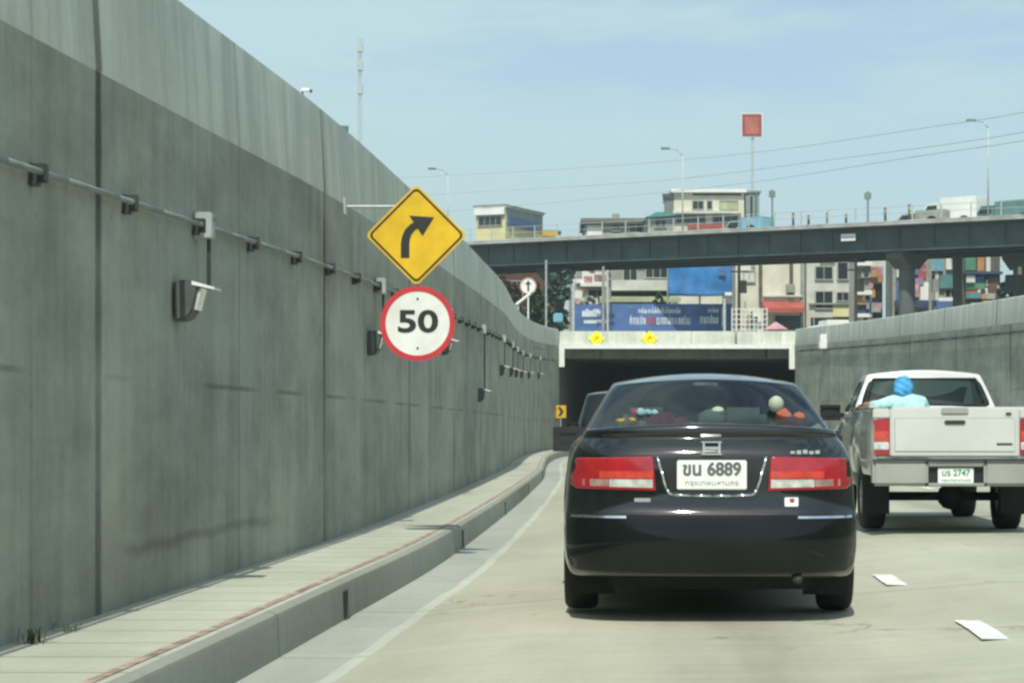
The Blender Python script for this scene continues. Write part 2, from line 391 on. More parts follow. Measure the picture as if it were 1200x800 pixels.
def dash(off, y0, w=.15, ln=1.12):
    return ribbon('lane_marking', ys(y0, y0+ln, .3), lambda y: [(off(y)-w/2, y, zroad(off(y)-XL(y)-FP)+.006), (off(y)+w/2, y, zroad(off(y)-XL(y)-FP)+.006)], 'white_paint', road)
offA = hermite([-20,0,11.4,12.5,15.4,16.6,30,60,100,150],[-.3,1.35,2.485,2.565,2.68,2.76,3.45,4.2,6.0,11.6])
y = 11.37-4.04*4
while y < 150:
    dash(offA, y); dash(lambda q: offA(q)+3.25, y+.6); y += 4.04

def build_wall(name, X, side, label, m, joint_shift=0):
    w = empty(name, (0,0,0), label, 'wall')
    s = side
    base = -.3 if side < 0 else 0.
    ribbon('wall_face', STN, lambda y: [(X(y), y, KH-.0+base if base else .3)] + [(X(y)-s*.0, y, KH+(TOP(y)-.75-KH)*q) for q in (.25,.5,.75,1.)], m, w)
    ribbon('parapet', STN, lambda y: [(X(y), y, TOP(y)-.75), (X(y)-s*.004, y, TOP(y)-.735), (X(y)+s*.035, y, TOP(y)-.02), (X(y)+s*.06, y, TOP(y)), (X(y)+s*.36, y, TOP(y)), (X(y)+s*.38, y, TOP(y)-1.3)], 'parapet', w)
    return w
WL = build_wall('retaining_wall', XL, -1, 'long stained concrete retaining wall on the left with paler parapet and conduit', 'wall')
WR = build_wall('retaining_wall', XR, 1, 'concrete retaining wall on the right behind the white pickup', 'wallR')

# city ground on both sides of the cutting and beyond its portal
bm = bmesh.new()
def GZ(y): return EYE+1.4+.02*max(-60, min(y, 420))
rows = [-60,-30,0,25,50,75,101.4]
def strip(bm, pts):
    for (a, b), (c, d) in zip(pts, pts[1:]): bm.faces.new([bm.verts.new(p) for p in (a, b, d, c)])
strip(bm, [((-900, y, GZ(y)), (XL(max(y, -30))-.36, y, GZ(y))) for y in rows])
strip(bm, [((XR(max(y, -30))+.36, y, GZ(y)), (900, y, GZ(y))) for y in rows])
strip(bm, [((-900, y, GZ(y)), (900, y, GZ(y))) for y in (101.4,160,260,420,900,1500)])
bmesh.ops.remove_doubles(bm, verts=bm.verts[:], dist=.001)
tag(finish('ground', bm, 'earth'), None, None, kind='structure')

# portal and tunnel
port = empty('tunnel_portal', (XL(100), 100, 0), 'pale concrete beam across the tunnel mouth with white edging', 'tunnel portal')
L0, R0 = XL(100), XR(100)
def boxo(name, m, parent, x0, x1, y0, y1, z0, z1, bev=0):
    loc = parent.location
    o = finish(name, B(box, x0-loc.x, x1-loc.x, y0-loc.y, y1-loc.y, z0-loc.z, z1-loc.z, bev), m, parent)
    return o
def boxuv(o):     # metre UVs on the front of a box
    me = o.data; uvl = me.uv_layers.new(name='UVMap')
    for p in me.polygons:
        for li in p.loop_indices:
            co = me.vertices[me.loops[li].vertex_index].co
            uvl.data[li].uv = (co.x+co.y, co.z)
    return o
boxuv(boxo('beam', 'head', port, L0-.02, R0+.3, 100.02, 101.4, 4.98, 5.56))
boxo('edge_strip', 'white', port, L0+.0, R0-.02, 99.93, 100.5, 4.77, 4.97)
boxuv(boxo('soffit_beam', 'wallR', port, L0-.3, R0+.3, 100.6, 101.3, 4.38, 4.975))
boxo('edge_post', 'white', port, L0+.0, L0+.24, 99.90, 100.15, 3.95, 4.765)
boxo('edge_post', 'white', port, R0-.26, R0-.02, 99.90, 100.15, 3.85, 4.765)
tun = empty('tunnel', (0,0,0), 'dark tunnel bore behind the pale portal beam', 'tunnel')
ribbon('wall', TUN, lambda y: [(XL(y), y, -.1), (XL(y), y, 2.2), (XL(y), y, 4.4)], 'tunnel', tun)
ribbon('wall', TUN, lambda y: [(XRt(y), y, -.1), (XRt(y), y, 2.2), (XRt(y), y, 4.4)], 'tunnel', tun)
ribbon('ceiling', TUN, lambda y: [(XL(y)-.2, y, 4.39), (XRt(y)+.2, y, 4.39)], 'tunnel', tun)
finish('added_end_cap', B(box, XL(190)-1, XRt(190)+1, 190, 190.3, -.3, 4.4), 'tunnel', tun)  # added cap closing the bore so that it stays dark inside

# ------------------------------------------------------------------ things on the walls
cz = lambda y: TOP(y)-1.40
cond = empty('conduit', (0,0,0), 'thin grey steel conduit clamped along the left wall below the parapet', 'conduit')
bm = bmesh.new(); tube(bm, [(XL(y)+.055, y, cz(y)) for y in ys(2, 99, 1.0)], .017, 8); finish('pipe', bm, 'conduit', cond, smooth=True)
for i, y in enumerate(ys(8.8, 97, 1.76)):
    bm = bmesh.new(); x = XL(y)
    box(bm, x-.01, x+.085, y-.025, y+.025, cz(y)-.05, cz(y)+.04, .006); box(bm, x-.01, x+.045, y-.04, y+.04, cz(y)-.065, cz(y)-.045)
    finish('clamp', bm, 'darkgrey', cond)
condR = empty('conduit', (0,0,0), 'thin grey steel conduit running along the right wall below its parapet', 'conduit')
bm = bmesh.new(); tube(bm, [(XR(y)-.06, y, TOP(y)-1.0) for y in ys(20, 99, 2.)], .03, 8); finish('pipe', bm, 'darkgrey', condR, smooth=True)

def floodlight(drop=.25, yo=-.55):
    t = empty('wall_floodlight', (0,0,0), '', 'floodlight', 'floodlights along the left wall')
    bm = bmesh.new(); box(bm, 0, .12, -.07, .07, -.03, .14, .008); finish('junction_box', bm, 'galv', t)
    bm = bmesh.new(); box(bm, .005, .126, -.06, .06, .09, .115); finish('junction_lid', bm, 'conduit', t)
    bm = bmesh.new(); cyl(bm, (.09,0,-drop-.02), (.09,0,.0), .013); cyl(bm, (.09,0,-drop-.02), (.07,yo,-drop-.04), .013); finish('drop_pipe', bm, 'darkgrey', t)
    bm = bmesh.new()
    prism(bm, [(0,-drop-.01),(.115,-drop-.01),(.15,-drop-.05),(.12,-drop-.19),(.08,-drop-.25),(0,-drop-.26)], yo-.11, yo+.11)
    bmesh.ops.bevel(bm, geom=bm.edges[:], offset=.012, segments=2, affect='EDGES'); finish('housing', bm, 'lampgrey', t)
    bm = bmesh.new(); prism(bm, [(.11,-drop-.015),(.25,-drop-.055),(.25,-drop-.068),(.11,-drop-.04)], yo-.115, yo+.115); finish('hood', bm, 'white', t)
    bm = bmesh.new(); prism(bm, [(.152,-drop-.058),(.165,-drop-.058),(.132,-drop-.19),(.12,-drop-.19)], yo-.09, yo+.09); finish('lens', bm, 'lens_clear', t)
    return t
fly = [14.15, 23.0, 32.4, 41.5, 50.5, 58.5, 66.5, 74.5, 82.5, 90.5]
fll = ['floodlight with white hood on the left wall, nearest and largest of the row',
       'wall floodlight beside the round 50 sign, second along the left wall',
       'wall floodlight just beyond the speed sign on the left wall',
       'floodlight on a long drop pipe, fourth along the left wall',
       'small floodlight fifth along the left wall toward the tunnel',
       'small floodlight sixth along the left wall toward the tunnel',
       'small floodlight seventh along the left wall toward the tunnel',
       'tiny floodlight eighth along the left wall toward the tunnel',
       'tiny floodlight ninth along the left wall, last but one before the portal',
       'tiny floodlight nearest the tunnel portal on the left wall']
for i, y in enumerate(fly):
    o = floodlight((.32,.42,.30,1.05,.55)[i]) if i < 5 else copy_tree(fl)
    fl = o
    o.location = (XL(y), y, cz(y)-.06); o.rotation_euler.z = R(-3)
    o['label'] = fll[i]
    if i > 0:
        # mirrored hood direction is the same; distant ones need no change
        pass
lr = empty('wall_lamp', (XR(93), 93, TOP(93)-1.0), 'small pale box lamp on the right wall near the tunnel portal', 'lamp')
finish('housing', B(box, -.28, 0, -.2, .2, 0, .62, .02), 'white', lr); finish('lens', B(box, -.30, -.27, -.16, .16, .06, .3), 'lens_clear', lr)

# tiny fittings on the parapet top
y = 18.5
cam_ = empty('parapet_camera', (XL(y)-.06, y, TOP(y)), 'tiny white camera on the top of the left parapet', 'camera')
bm = bmesh.new(); cyl(bm, (0,0,0), (0,0,.06), .015); finish('stem', bm, 'darkgrey', cam_)
finish('housing', B(box, -.02, .12, -.035, .035, .045, .10, .01), 'white', cam_)
finish('hood', B(box, .121, .16, -.03, .03, .03, .075), 'darkgrey', cam_); cam_.scale = (.5,.5,.5)
y = 21.2
lb = empty('parapet_box', (XL(y)-.08, y, TOP(y)), 'small green box standing on the left parapet', 'box')
finish('case', B(box, -.06, .06, -.06, .06, 0, .07, .006), 'greenroof', lb); finish('lid', B(box, -.065, .065, -.065, .065, .07, .085), 'galv', lb); lb.scale = (.6,.6,.6)

# signs beside the left wall
def disc(bm, r0, r1, y0, y1, n=48):
    """ring (r0>0) or disc facing -y"""
    if r0 <= 0:
        cyl(bm, (0,y0,0), (0,y1,0), r1, n=n); return
    poly = []
    ring = [[bm.verts.new((r*math.cos(a*2*math.pi/n), y, r*math.sin(a*2*math.pi/n))) for a in range(n)] for r, y in ((r0,y0),(r1,y0),(r1,y1),(r0,y1))]
    for k in range(4):
        a, b = ring[k], ring[(k+1) % 4]
        for i in range(n): bm.faces.new((a[i], a[(i+1) % n], b[(i+1) % n], b[i]))
SY = 20.5; SX = -.872; SC = .765
post = empty('sign_bracket', (SX, SY, 0), 'grey steel sign bracket with pipe arms fixed to the left wall behind the two signs', 'sign bracket')
bm = bmesh.new(); cyl(bm, (0,.06,1.93), (0,.06,3.38), .026); finish('mast', bm, 'galv', post, smooth=True)
for zz, yy in ((3.29,.06),):
    bm = bmesh.new(); xx = XL(SY+yy)-SX; cyl(bm, (0,.06,zz), (xx,yy,zz), .013); box(bm, xx-.01, xx+.02, yy-.07, yy+.07, zz-.08, zz+.08); finish('arm', bm, 'galv' if zz > 3 else 'darkgrey', post, smooth=False)
dia = empty('warning_sign', (SX-.012, SY, 3.02), 'yellow diamond warning sign with a black right-curve arrow beside the left wall', 'road sign')
def diamond(bm, r, y0, y1, cr=.05):
    poly = []
    for k in range(4):
        a = R(90*k); cx, cz_ = (r-cr*1.414)*math.cos(a), (r-cr*1.414)*math.sin(a)
        for j in range(5):
            b = a+R(-45+90*j/4); poly.append((cx+cr*math.cos(b), cz_+cr*math.sin(b)))
    prism(bm, poly, y0, y1); return poly
bm = bmesh.new(); diamond(bm, .615, 0, .012, .06); finish('panel', bm, 'sign_yellow', dia)
bm = bmesh.new()
def dring(bm, ro, ri, y0, y1, cr=.05):
    b2 = bmesh.new(); po = diamond(b2, ro, 0, 1, cr); pi_ = diamond(b2, ri, 0, 1, cr*.8); b2.free()
    n = len(po)
    L = [[bm.verts.new((x, yy, z)) for x, z in p] for p, yy in ((po,y0),(pi_,y0),(pi_,y1),(po,y1))]
    for k in range(4):
        a, b = L[k], L[(k+1) % 4]
        for i in range(n): bm.faces.new((a[i], a[(i+1) % n], b[(i+1) % n], b[i]))
dring(bm, .582, .548, -.004, 0., .06); finish('border', bm, 'sign_black', dia)
bm = bmesh.new()
cl = [(-.135,-.275),(-.135,-.10),(-.125,-.03),(-.095,.04),(-.045,.095),(.01,.125)]
lw = [.052,.052,.05,.048,.046,.046]; le, ri_ = [], []
for i, (px, pz) in enumerate(cl):
    a = cl[max(0, i-1)]; b = cl[min(len(cl)-1, i+1)]; d = Vector((b[0]-a[0], b[1]-a[1])).normalized()
    le.append((px-d.y*lw[i], pz+d.x*lw[i])); ri_.append((px+d.y*lw[i], pz-d.x*lw[i]))
prism(bm, le+ri_[::-1], -.004, 0.)
prism(bm, [(-.085,.235),(.215,.215),(.075,-.01)], -.0045, 0.); finish('arrow', bm, 'sign_black', dia); dia.scale = (SC,SC,SC)
spd = empty('speed_sign', (SX, SY, 2.205), 'round white 50 speed limit sign with a red rim under the yellow diamond', 'road sign')
bm = bmesh.new(); disc(bm, 0, .41, 0, .012); finish('panel', bm, 'sign_white', spd)
bm = bmesh.new(); disc(bm, .352, .411, -.004, .0); finish('rim', bm, 'sign_red', spd)
text('numerals', '50', .335, (.0,-.001,.01), 'sign_black', spd, .003, .009, 1.36)
bm = bmesh.new()
for a in range(4):
    b = R(45+90*a); cyl(bm, (.25*math.cos(b)*0+.0, -.006, .27*(1 if a % 2 else -1)), (0, .0, .27*(1 if a % 2 else -1)), .012)
finish('bolt', bm, 'galv', spd); spd.scale = (SC*1.1,SC*1.1,SC*1.1)

def small_diamond(x, y, z, r, label, mname='sign_bright', group=None):
    t = empty('warning_sign', (x, y, z), label, 'road sign', group)
    bm = bmesh.new(); diamond(bm, r, 0, .03, .03); finish('panel', bm, mname, t)
    bm = bmesh.new(); k = r*1.25
    prism(bm, [(-.20*k,-.32*k),(-.08*k,-.32*k),(-.08*k,-.05*k),(.06*k,.10*k),(-.02*k,.18*k),(-.20*k,.02*k)], -.01, 0)
    prism(bm, [(-.12*k,.24*k),(.26*k,.24*k),(.14*k,-.10*k)], -.012, 0); finish('arrow', bm, 'sign_dim' if mname == 'sign_bright' else 'sign_black', t)
    return t
small_diamond(3.81, 99.98, 5.22, .37, 'left of the two small bright yellow diamond signs on the portal beam', group='yellow diamonds on the portal beam')
small_diamond(6.19, 99.98, 5.22, .37, 'right of the two small bright yellow diamond signs on the portal beam', group='yellow diamonds on the portal beam')
chev = empty('chevron_sign', (2.16, 98.5, 1.93), 'small square yellow chevron sign on the left wall at the tunnel mouth', 'road sign')
bm = bmesh.new(); box(bm, -.24, .24, 0, .03, -.28, .28); finish('panel', bm, 'sign_dim', chev)
bm = bmesh.new(); prism(bm, [(-.12,.2),(0,.2),(.14,0),(0,-.2),(-.12,-.2),(.0,0)], -.012, 0); finish('arrow', bm, 'sign_black', chev)
bm = bmesh.new(); cyl(bm, (-.0,.05,-1.5), (0,.05,.25), .03); finish('mast', bm, 'galv', chev)

# dry weeds at the foot of the wall
def weed(x, y, n, h, label):
    bm = bmesh.new()
    for i in range(n):
        a = random.uniform(0, 6.28); r = random.uniform(0, .09); b = Vector((r*math.cos(a), r*1.6*math.sin(a), 0))
        hh = h*random.uniform(.5, 1.); ln = Vector((random.uniform(-.3,.5)*hh, random.uniform(-.4,.4)*hh, hh)); w = Vector((math.cos(a+1.5), math.sin(a+1.5), 0))*.006
        v = [bm.verts.new(b-w), bm.verts.new(b+w), bm.verts.new(b+ln*.6+w*.7), bm.verts.new(b+ln*.6-w*.7)]; bm.faces.new(v)
        t = bm.verts.new(b+ln*.6+Vector((ln.x*.5, ln.y*.5, ln.z*.3))); bm.faces.new((v[3], v[2], t))
    o = finish('weed', bm, 'grass'); o.location = (x, y, KH); return tag(o, label, 'weed')
weed(XL(10.25)+.10, 10.25, 30, .095, 'dry weed tuft at the foot of the left wall, nearest the camera')
weed(XL(10.9)+.08, 10.9, 14, .06, 'smaller weed tuft just behind the first one at the left wall')

# ------------------------------------------------------------------ vehicles
def lattice(U, T, V, f):
    bm = bmesh.new(); vs = {}; tagl = {}
    nu, nt_, nv = len(U)-1, len(T)-1, len(V)-1
    def g(i, j, k):
        if (i, j, k) not in vs: vs[(i, j, k)] = bm.verts.new(f(U[i], T[j], V[k], i, j, k))
        return vs[(i, j, k)]
    def q(key, *c):
        fc = bm.faces.new([g(*x) for x in c]); tagl[fc] = key
    for i in range(nu):
        for k in range(nv):
            q(('rear', i, k), (i,0,k), (i+1,0,k), (i+1,0,k+1), (i,0,k+1))
            q(('front', i, k), (i,nt_,k), (i,nt_,k+1), (i+1,nt_,k+1), (i+1,nt_,k))
    for j in range(nt_):
        for k in range(nv):
            q(('left', j, k), (0,j,k), (0,j,k+1), (0,j+1,k+1), (0,j+1,k))
            q(('right', j, k), (nu,j,k), (nu,j+1,k), (nu,j+1,k+1), (nu,j,k+1))
    for i in range(nu):
        for j in range(nt_):
            q(('bottom', i, j), (i,j,0), (i,j+1,0), (i+1,j+1,0), (i+1,j,0))
            q(('top', i, j), (i,j,nv), (i+1,j,nv), (i+1,j+1,nv), (i,j+1,nv))
    return bm, tagl
def split(bm, tagl, pick, parent, mats, sub=2):
    """one mesh per key of pick(tag); None drops the face"""
    groups = {}
    for fc, t in tagl.items():
        k = pick(t)
        if k is not None: groups.setdefault(k, []).append(fc)
    out = {}
    for k, fs in groups.items():
        b2 = bmesh.new(); mp = {}
        for fc in fs:
            for v in fc.verts:
                if v not in mp: mp[v] = b2.verts.new(v.co)
            b2.faces.new([mp[v] for v in fc.verts])
        me = bpy.data.meshes.new(k[0]); b2.to_mesh(me); b2.free()
        o = bpy.data.objects.new(k[0], me); C.objects.link(o); o.parent = parent; me.materials.append(M[mats[k[0]]])
        for p in me.polygons: p.use_smooth = True
        if sub:
            md = o.modifiers.new('sub', 'SUBSURF'); md.levels = md.render_levels = sub
        out.setdefault(k[0], []).append(o)
    bm.free(); return out
def bvh_of(*objs):
    dg = bpy.context.evaluated_depsgraph_get(); bpy.context.view_layer.update()
    vv, ff = [], []
    for o in objs:
        me = o.evaluated_get(dg).to_mesh(); n = len(vv)
        vv += [v.co.copy() for v in me.vertices]; ff += [[n+i for i in p.vertices] for p in me.polygons]
        o.evaluated_get(dg).to_mesh_clear()
    return BVHTree.FromPolygons(vv, ff)
def patch(name, poly, bvh, m, parent, off=.006, deep=.02, step=.06, label=None, bev=0.):
    """panel with its outline given in rear view (x,z), lying on the car's rear surface"""
    bm = bmesh.new(); bm.faces.new([bm.verts.new((x, 0, z)) for x, z in poly])
    xs = [p[0] for p in poly]; zs = [p[1] for p in poly]
    for lo, hi, no in ((min(xs), max(xs), (1,0,0)), (min(zs), max(zs), (0,0,1))):
        n = max(1, int((hi-lo)/step))
        for i in range(1, n):
            c = lo+(hi-lo)*i/n
            bmesh.ops.bisect_plane(bm, geom=bm.verts[:]+bm.edges[:]+bm.faces[:], plane_co=(c if no[0] else 0, 0, c if no[2] else 0), plane_no=no)
    for v in bm.verts:
        hit = bvh.ray_cast(Vector((v.co.x, -3, v.co.z)), Vector((0,1,0)))
        y = hit[0].y if hit[0] is not None else bvh.find_nearest(v.co)[0].y
        v.co.y = y-off
    r = bmesh.ops.extrude_face_region(bm, geom=bm.faces[:])
    for v in [e for e in r['geom'] if isinstance(e, bmesh.types.BMVert)]: v.co.y += off+deep
    o = finish(name, bm, m, parent, angle=40)
    if bev:
        md = o.modifiers.new('bev', 'BEVEL'); md.width = bev; md.segments = 2; md.limit_method = 'ANGLE'; md.angle_limit = R(50)
    if label: o['label'] = label
    return o
def rrect(x0, x1, z0, z1, r=.02, n=3):
    p = []
    for cx, cz_, a0 in ((x1-r, z1-r, 0), (x0+r, z1-r, 90), (x0+r, z0+r, 180), (x1-r, z0+r, 270)):
        for j in range(n+1):
            a = R(a0+90*j/n); p.append((cx+r*math.cos(a), cz_+r*math.sin(a)))
    return p
def wheel(parent, x, y, r, w):
    bm = bmesh.new(); n = 32
    prof = [(-.5,.62),(-.5,.90),(-.42,.97),(-.25,1.),(0,1.),(.25,1.),(.42,.97),(.5,.90),(.5,.62)]
    rings = [[bm.verts.new((x+w*a, y+r*b*math.cos(2*math.pi*i/n), r+r*b*math.sin(2*math.pi*i/n))) for i in range(n)] for a, b in prof]
    for A_, B_ in zip(rings, rings[1:]+rings[:1]):
        for i in range(n): bm.faces.new((A_[i], A_[(i+1) % n], B_[(i+1) % n], B_[i]))
    wo = finish('wheel', bm, 'black', parent, angle=40)
    bm = bmesh.new(); s = 1 if x > 0 else -1
    cyl(bm, (x-w*.36, y, r), (x+w*.36, y, r), r*.625, n=24)
    for k in range(5):
        a = 2*math.pi*k/5; cyl(bm, (x+s*w*.40, y+r*.1*math.cos(a), r+r*.1*math.sin(a)), (x+s*w*.37, y+r*.56*math.cos(a), r+r*.56*math.sin(a)), r*.09, r*.06, n=6)
    finish('rim', bm, 'rim', wo)
def mirror(parent, x, y, z, s, m):
    bm = bmesh.new(); box(bm, x, x+s*.155, y-.05, y+.08, z-.055, z+.06, .03); mo = finish('mirror', bm, m, parent, angle=40)
    bm = bmesh.new(); box(bm, x+s*.02, x+s*.135, y-.056, y-.049, z-.04, z+.045, 0); finish('mirror_glass', bm, 'glassdark', mo)
    bm = bmesh.new(); box(bm, x-s*.10, x+s*.03, y-.02, y+.05, z-.05, z-.01, .008); finish('mirror_arm', bm, m, mo)
    return mo
def lerp(a, b, t): return a+(b-a)*t
def interp(xs, vs, x):
    if x <= xs[0]: return vs[0]
    for i in range(len(xs)-1):
        if x <= xs[i+1]: return lerp(vs[i], vs[i+1], (x-xs[i])/(xs[i+1]-xs[i]))
    return vs[-1]

def sedan_shell(t, paint, L=4.8, glassm='glass_rear', sidem='glass_side', rows=None, ztopk=((0,.75,1.2,3.3,3.6,4.4,4.8),(1.125,1.125,1.07,1.05,1.01,.90,.80)), gh=None, axles=(.98,3.70), ar=.37, zb0=.25, whw=1.):
    rows = rows or [(.27,.035,.84),(.30,.015,.872),(.40,.0,.89),(.55,.0,.8925),(.615,.012,.89),(.655,.05,.885),(.75,.06,.88),(.92,.055,.865),(.99,.075,.845),(1.055,.125,.805),(1.078,.155,.785),(1.098,.125,.778),(1.125,.14,.765)]
    z0, z1 = rows[0][0], rows[-1][0]
    U = [-1,-.955,-.86,-.68,-.35,0,.35,.68,.86,.955,1]
    st = [0,.05,.14,.30,.55]
    for a in axles: st += [a-ar-.04, a-ar*.93, a-ar*.75, a-ar*.4, a, a+ar*.4, a+ar*.75, a+ar*.93, a+ar+.04]
    st += [1.9,2.4,2.9, 4.4, L-.22, L-.08, L]
    st = sorted(set(round(s, 3) for s in st if s <= L))
    def zb(y):
        z = zb0
        for a in axles:
            d = abs(y-a)
            if d < ar: z = max(z, .31+math.sqrt(ar*ar-d*d)*.97)
        return z
    def f(u, s, v, i, j, k):
        z, yr, w = rows[k]
        q = s/L
        bow = .07*u*u + .20*max(0, (abs(u)-.66)/.34)**2.2
        end = max(0, 1-s/.6)**2*.035 + max(0, 1-(L-s)/.9)**2*.09
        yf = L-(.10 if k == 0 else .02+.30*((z-z0)/(z1-z0))**2)
        y = lerp(yr+bow, yf-bow*1.3, q)
        zz = zb(s) if j not in (0, len(st)-1) else z0
        zt = interp(ztopk[0], ztopk[1], s)
        crown = .035*(1-u*u) if k == len(rows)-1 else 0
        if k == 0 and abs(u) < .99: zz = max(zz, z0) if j in (0, len(st)-1) else zz
        zq = zz + (z-z0)/(z1-z0)*(zt-zz) + crown
        return (u*w*(1-end)*whw, y, zq)
    bm, tg = lattice(U, st, list(range(len(rows))), f)
    body = split(bm, tg, lambda k: ('body',), t, {'body': paint})['body'][0]
    g = gh or dict(zb=1.075, zt=1.455, yb0=.60, yb1=3.55, yt0=1.42, yt1=2.75, wb=.80, wt=.60)
    GU = [-1,-.955,-.86,-.45,0,.45,.86,.955,1]; GT = [0,.035,.10,.28,.43,.47,.55,.72,.90,.965,1]; GV = [0,.07,.14,.5,.84,.93,1]
    def gf(u, s, v, i, j, k):
        e = v**1.05
        zz = lerp(g['zb'], g['zt'], v)
        y0, y1 = lerp(g['yb0'], g['yt0'], e), lerp(g['yb1'], g['yt1'], e)
        w = lerp(g['wb'], g['wt'], v**1.25)
        bow = .16*u*u*(1-.35*v)
        y = lerp(y0+bow, y1-bow, s)
        if k == len(GV)-1: zz += .05*(1-u*u)*(math.sin(math.pi*max(.0, min(1, s)))*.7+.3) - .015*(1-math.sin(math.pi*s))
        elif k >= len(GV)-3: zz += .02*(1-u*u)
        zz -= .022*u*u*v
        w *= 1-.05*(abs(2*s-1))**3*(1-v*.3)
        return (u*w*whw, y, zz)
    bm, tg = lattice(GU, GT, GV, gf)
    nU, nT, nV = len(GU)-1, len(GT)-1, len(GV)-1
    def pk(k):
        s, a, b = k
        if s == 'bottom': return None
        if s in ('rear', 'front') and 1 <= a <= nU-2 and 1 <= b <= nV-2: return ('rear_window',) if s == 'rear' else ('windshield',)
        if s in ('left', 'right') and 1 <= b <= nV-2 and (a in (1, 2, 3)): return ('side_window', s, 0)
        if s in ('left', 'right') and 1 <= b <= nV-2 and (a in (5, 6, 7, 8)): return ('side_window', s, 1)
        return ('cabin_shell',)
    o = split(bm, tg, pk, t, {'cabin_shell': paint, 'rear_window': glassm, 'windshield': glassm, 'side_window': sidem})
    return body, o

# ---- the black saloon ahead
CAR_Y, CAR_X, CAR_H = 12.92, 1.165, R(-3.4)
car = empty('sedan', (CAR_X, CAR_Y, zroad(CAR_X-XL(CAR_Y)-FP)+.012), 'glossy black saloon car seen from behind, directly ahead with its tail lights showing', 'car', rz=CAR_H)
body, go = sedan_shell(car, 'paint_black')
bv = bvh_of(body)
bump_ = patch('bumper', [(-.835,.33),(-.80,.285),(.80,.285),(.835,.33),(.858,.42),(.858,.60),(.80,.625),(-.80,.625),(-.858,.60),(-.858,.42)], bv, 'bumper_black', car, .022, .03, .07, bev=.012)
bvb = bvh_of(body, bump_)
for s in (-1, 1):
    def ms(p): return [(s*x, z) for x, z in p][::s]
    tl = patch('tail_light', ms([(.325,.765),(.80,.775),(.835,.80),(.842,.90),(.80,.955),(.345,.965)]), bv, 'lens_red', car, .016, .02, .05, bev=.006)
    bvl = bvh_of(body, tl)
    patch('reversing_lens', ms([(.345,.783),(.60,.788),(.60,.832),(.345,.832)]), bvl, 'lens_clear', tl, .004, .004, .06)
    patch('indicator_lens', ms([(.605,.790),(.76,.793),(.76,.832),(.605,.832)]), bvl, 'lens_smoke', tl, .0035, .004, .06)
    patch('brake_lens', ms([(.345,.838),(.66,.838),(.66,.880),(.345,.880)]), bvl, 'lens_orange' , tl, .004, .004, .06)
    patch('bumper_strip', ms([(.50,.606),(.83,.606),(.83,.620),(.50,.620)]), bvb, 'chrome', car, .006, .01, .05)
patch('plate_recess', [(-.30,.955),(-.245,.765),(.245,.765),(.30,.955)], bv, 'trim_black', car, .004, .01, .06)
bm = bmesh.new()
def cpt(x, z):
    h = bv.ray_cast(Vector((x, -3, z)), Vector((0,1,0)))[0]; return Vector((x, h.y-.012, z))
pts = [cpt(*p) for p in ((-.318,.965),(-.30,.90),(-.265,.775),(-.24,.742),(-.12,.737),(0,.735),(.12,.737),(.24,.742),(.265,.775),(.30,.90),(.318,.965))]
tube(bm, pts, .0095, 8); finish('chrome_trim', bm, 'chrome', car, smooth=True)
py_ = cpt(0, .87).y
plate = finish('license_plate', B(box, -.203, .203, py_-.012, py_+.004, .772, .945, .006), 'plate', car)
text('plate_lettering', 'ขน 6889', .105, (0, py_-.013, .89), 'plate_text', plate, .0015, .0035, .95)
text('plate_lettering', 'กรุงเทพมหานคร', .040, (0, py_-.013, .812), 'plate_grey', plate, .0012, 0., 1.2)
ep = cpt(-.01, 1.02)
bm = bmesh.new()
for x0, x1, z0, z1 in ((-.052,-.040,.985,1.045),(.040,.052,.985,1.045),(-.04,.04,1.008,1.022),(-.06,.06,.976,.984),(-.06,.06,1.046,1.054)):
    yy = cpt(0, (z0+z1)/2).y
    box(bm, x0, x1, yy-.008, yy+.01, z0, z1)
finish('emblem', bm, 'chrome', car)
for i in range(5):
    x = .46+i*.037; yy = cpt(x, .99).y
    finish('badge_letter', B(box, x, x+.026, yy-.004, yy+.006, .982-.002*(i % 2), .998+.004*((i*7) % 3)), 'chrome', car)
patch('sticker', rrect(-.452,-.358,.70,.722,.004), bv, 'plate_grey', car, .004, .004, .1)
st_ = patch('sticker', rrect(.425,.505,.675,.728,.006), bv, 'plate', car, .004, .004, .1, label='white sticker with a small red mark under the right tail light')
patch('sticker_print', rrect(.455,.482,.698,.722,.004), bvh_of(body, st_), 'lens_red', st_, .002, .002, .1)
bm = bmesh.new(); box(bm, .78, .80, .0, .02, .60, .61); bm.free()
for s in (-1, 1):
    for (yy) in (.98, 3.70): wheel(car, s*.785, yy, .315, .205)
    mirror(car, s*.86, 2.95, 1.05, s, 'paint_black')
    finish('door_handle', B(box, s*.862-.02, s*.862+.02, 1.62, 1.80, .86, .885, .006), 'paint_black', car)
    bm = bmesh.new(); box(bm, s*.70-.13, s*.70+.13, .63, .645, .12, .36); finish('mud_flap', bm, 'black', car)
bm = bmesh.new(); cyl(bm, (.50,.06,.25), (.50,.5,.26), .03); finish('exhaust_pipe', bm, 'darkgrey', car, smooth=True)
finish('underbody', B(box, -.62, .62, .35, 4.3, .17, .30, .03), 'black', car)
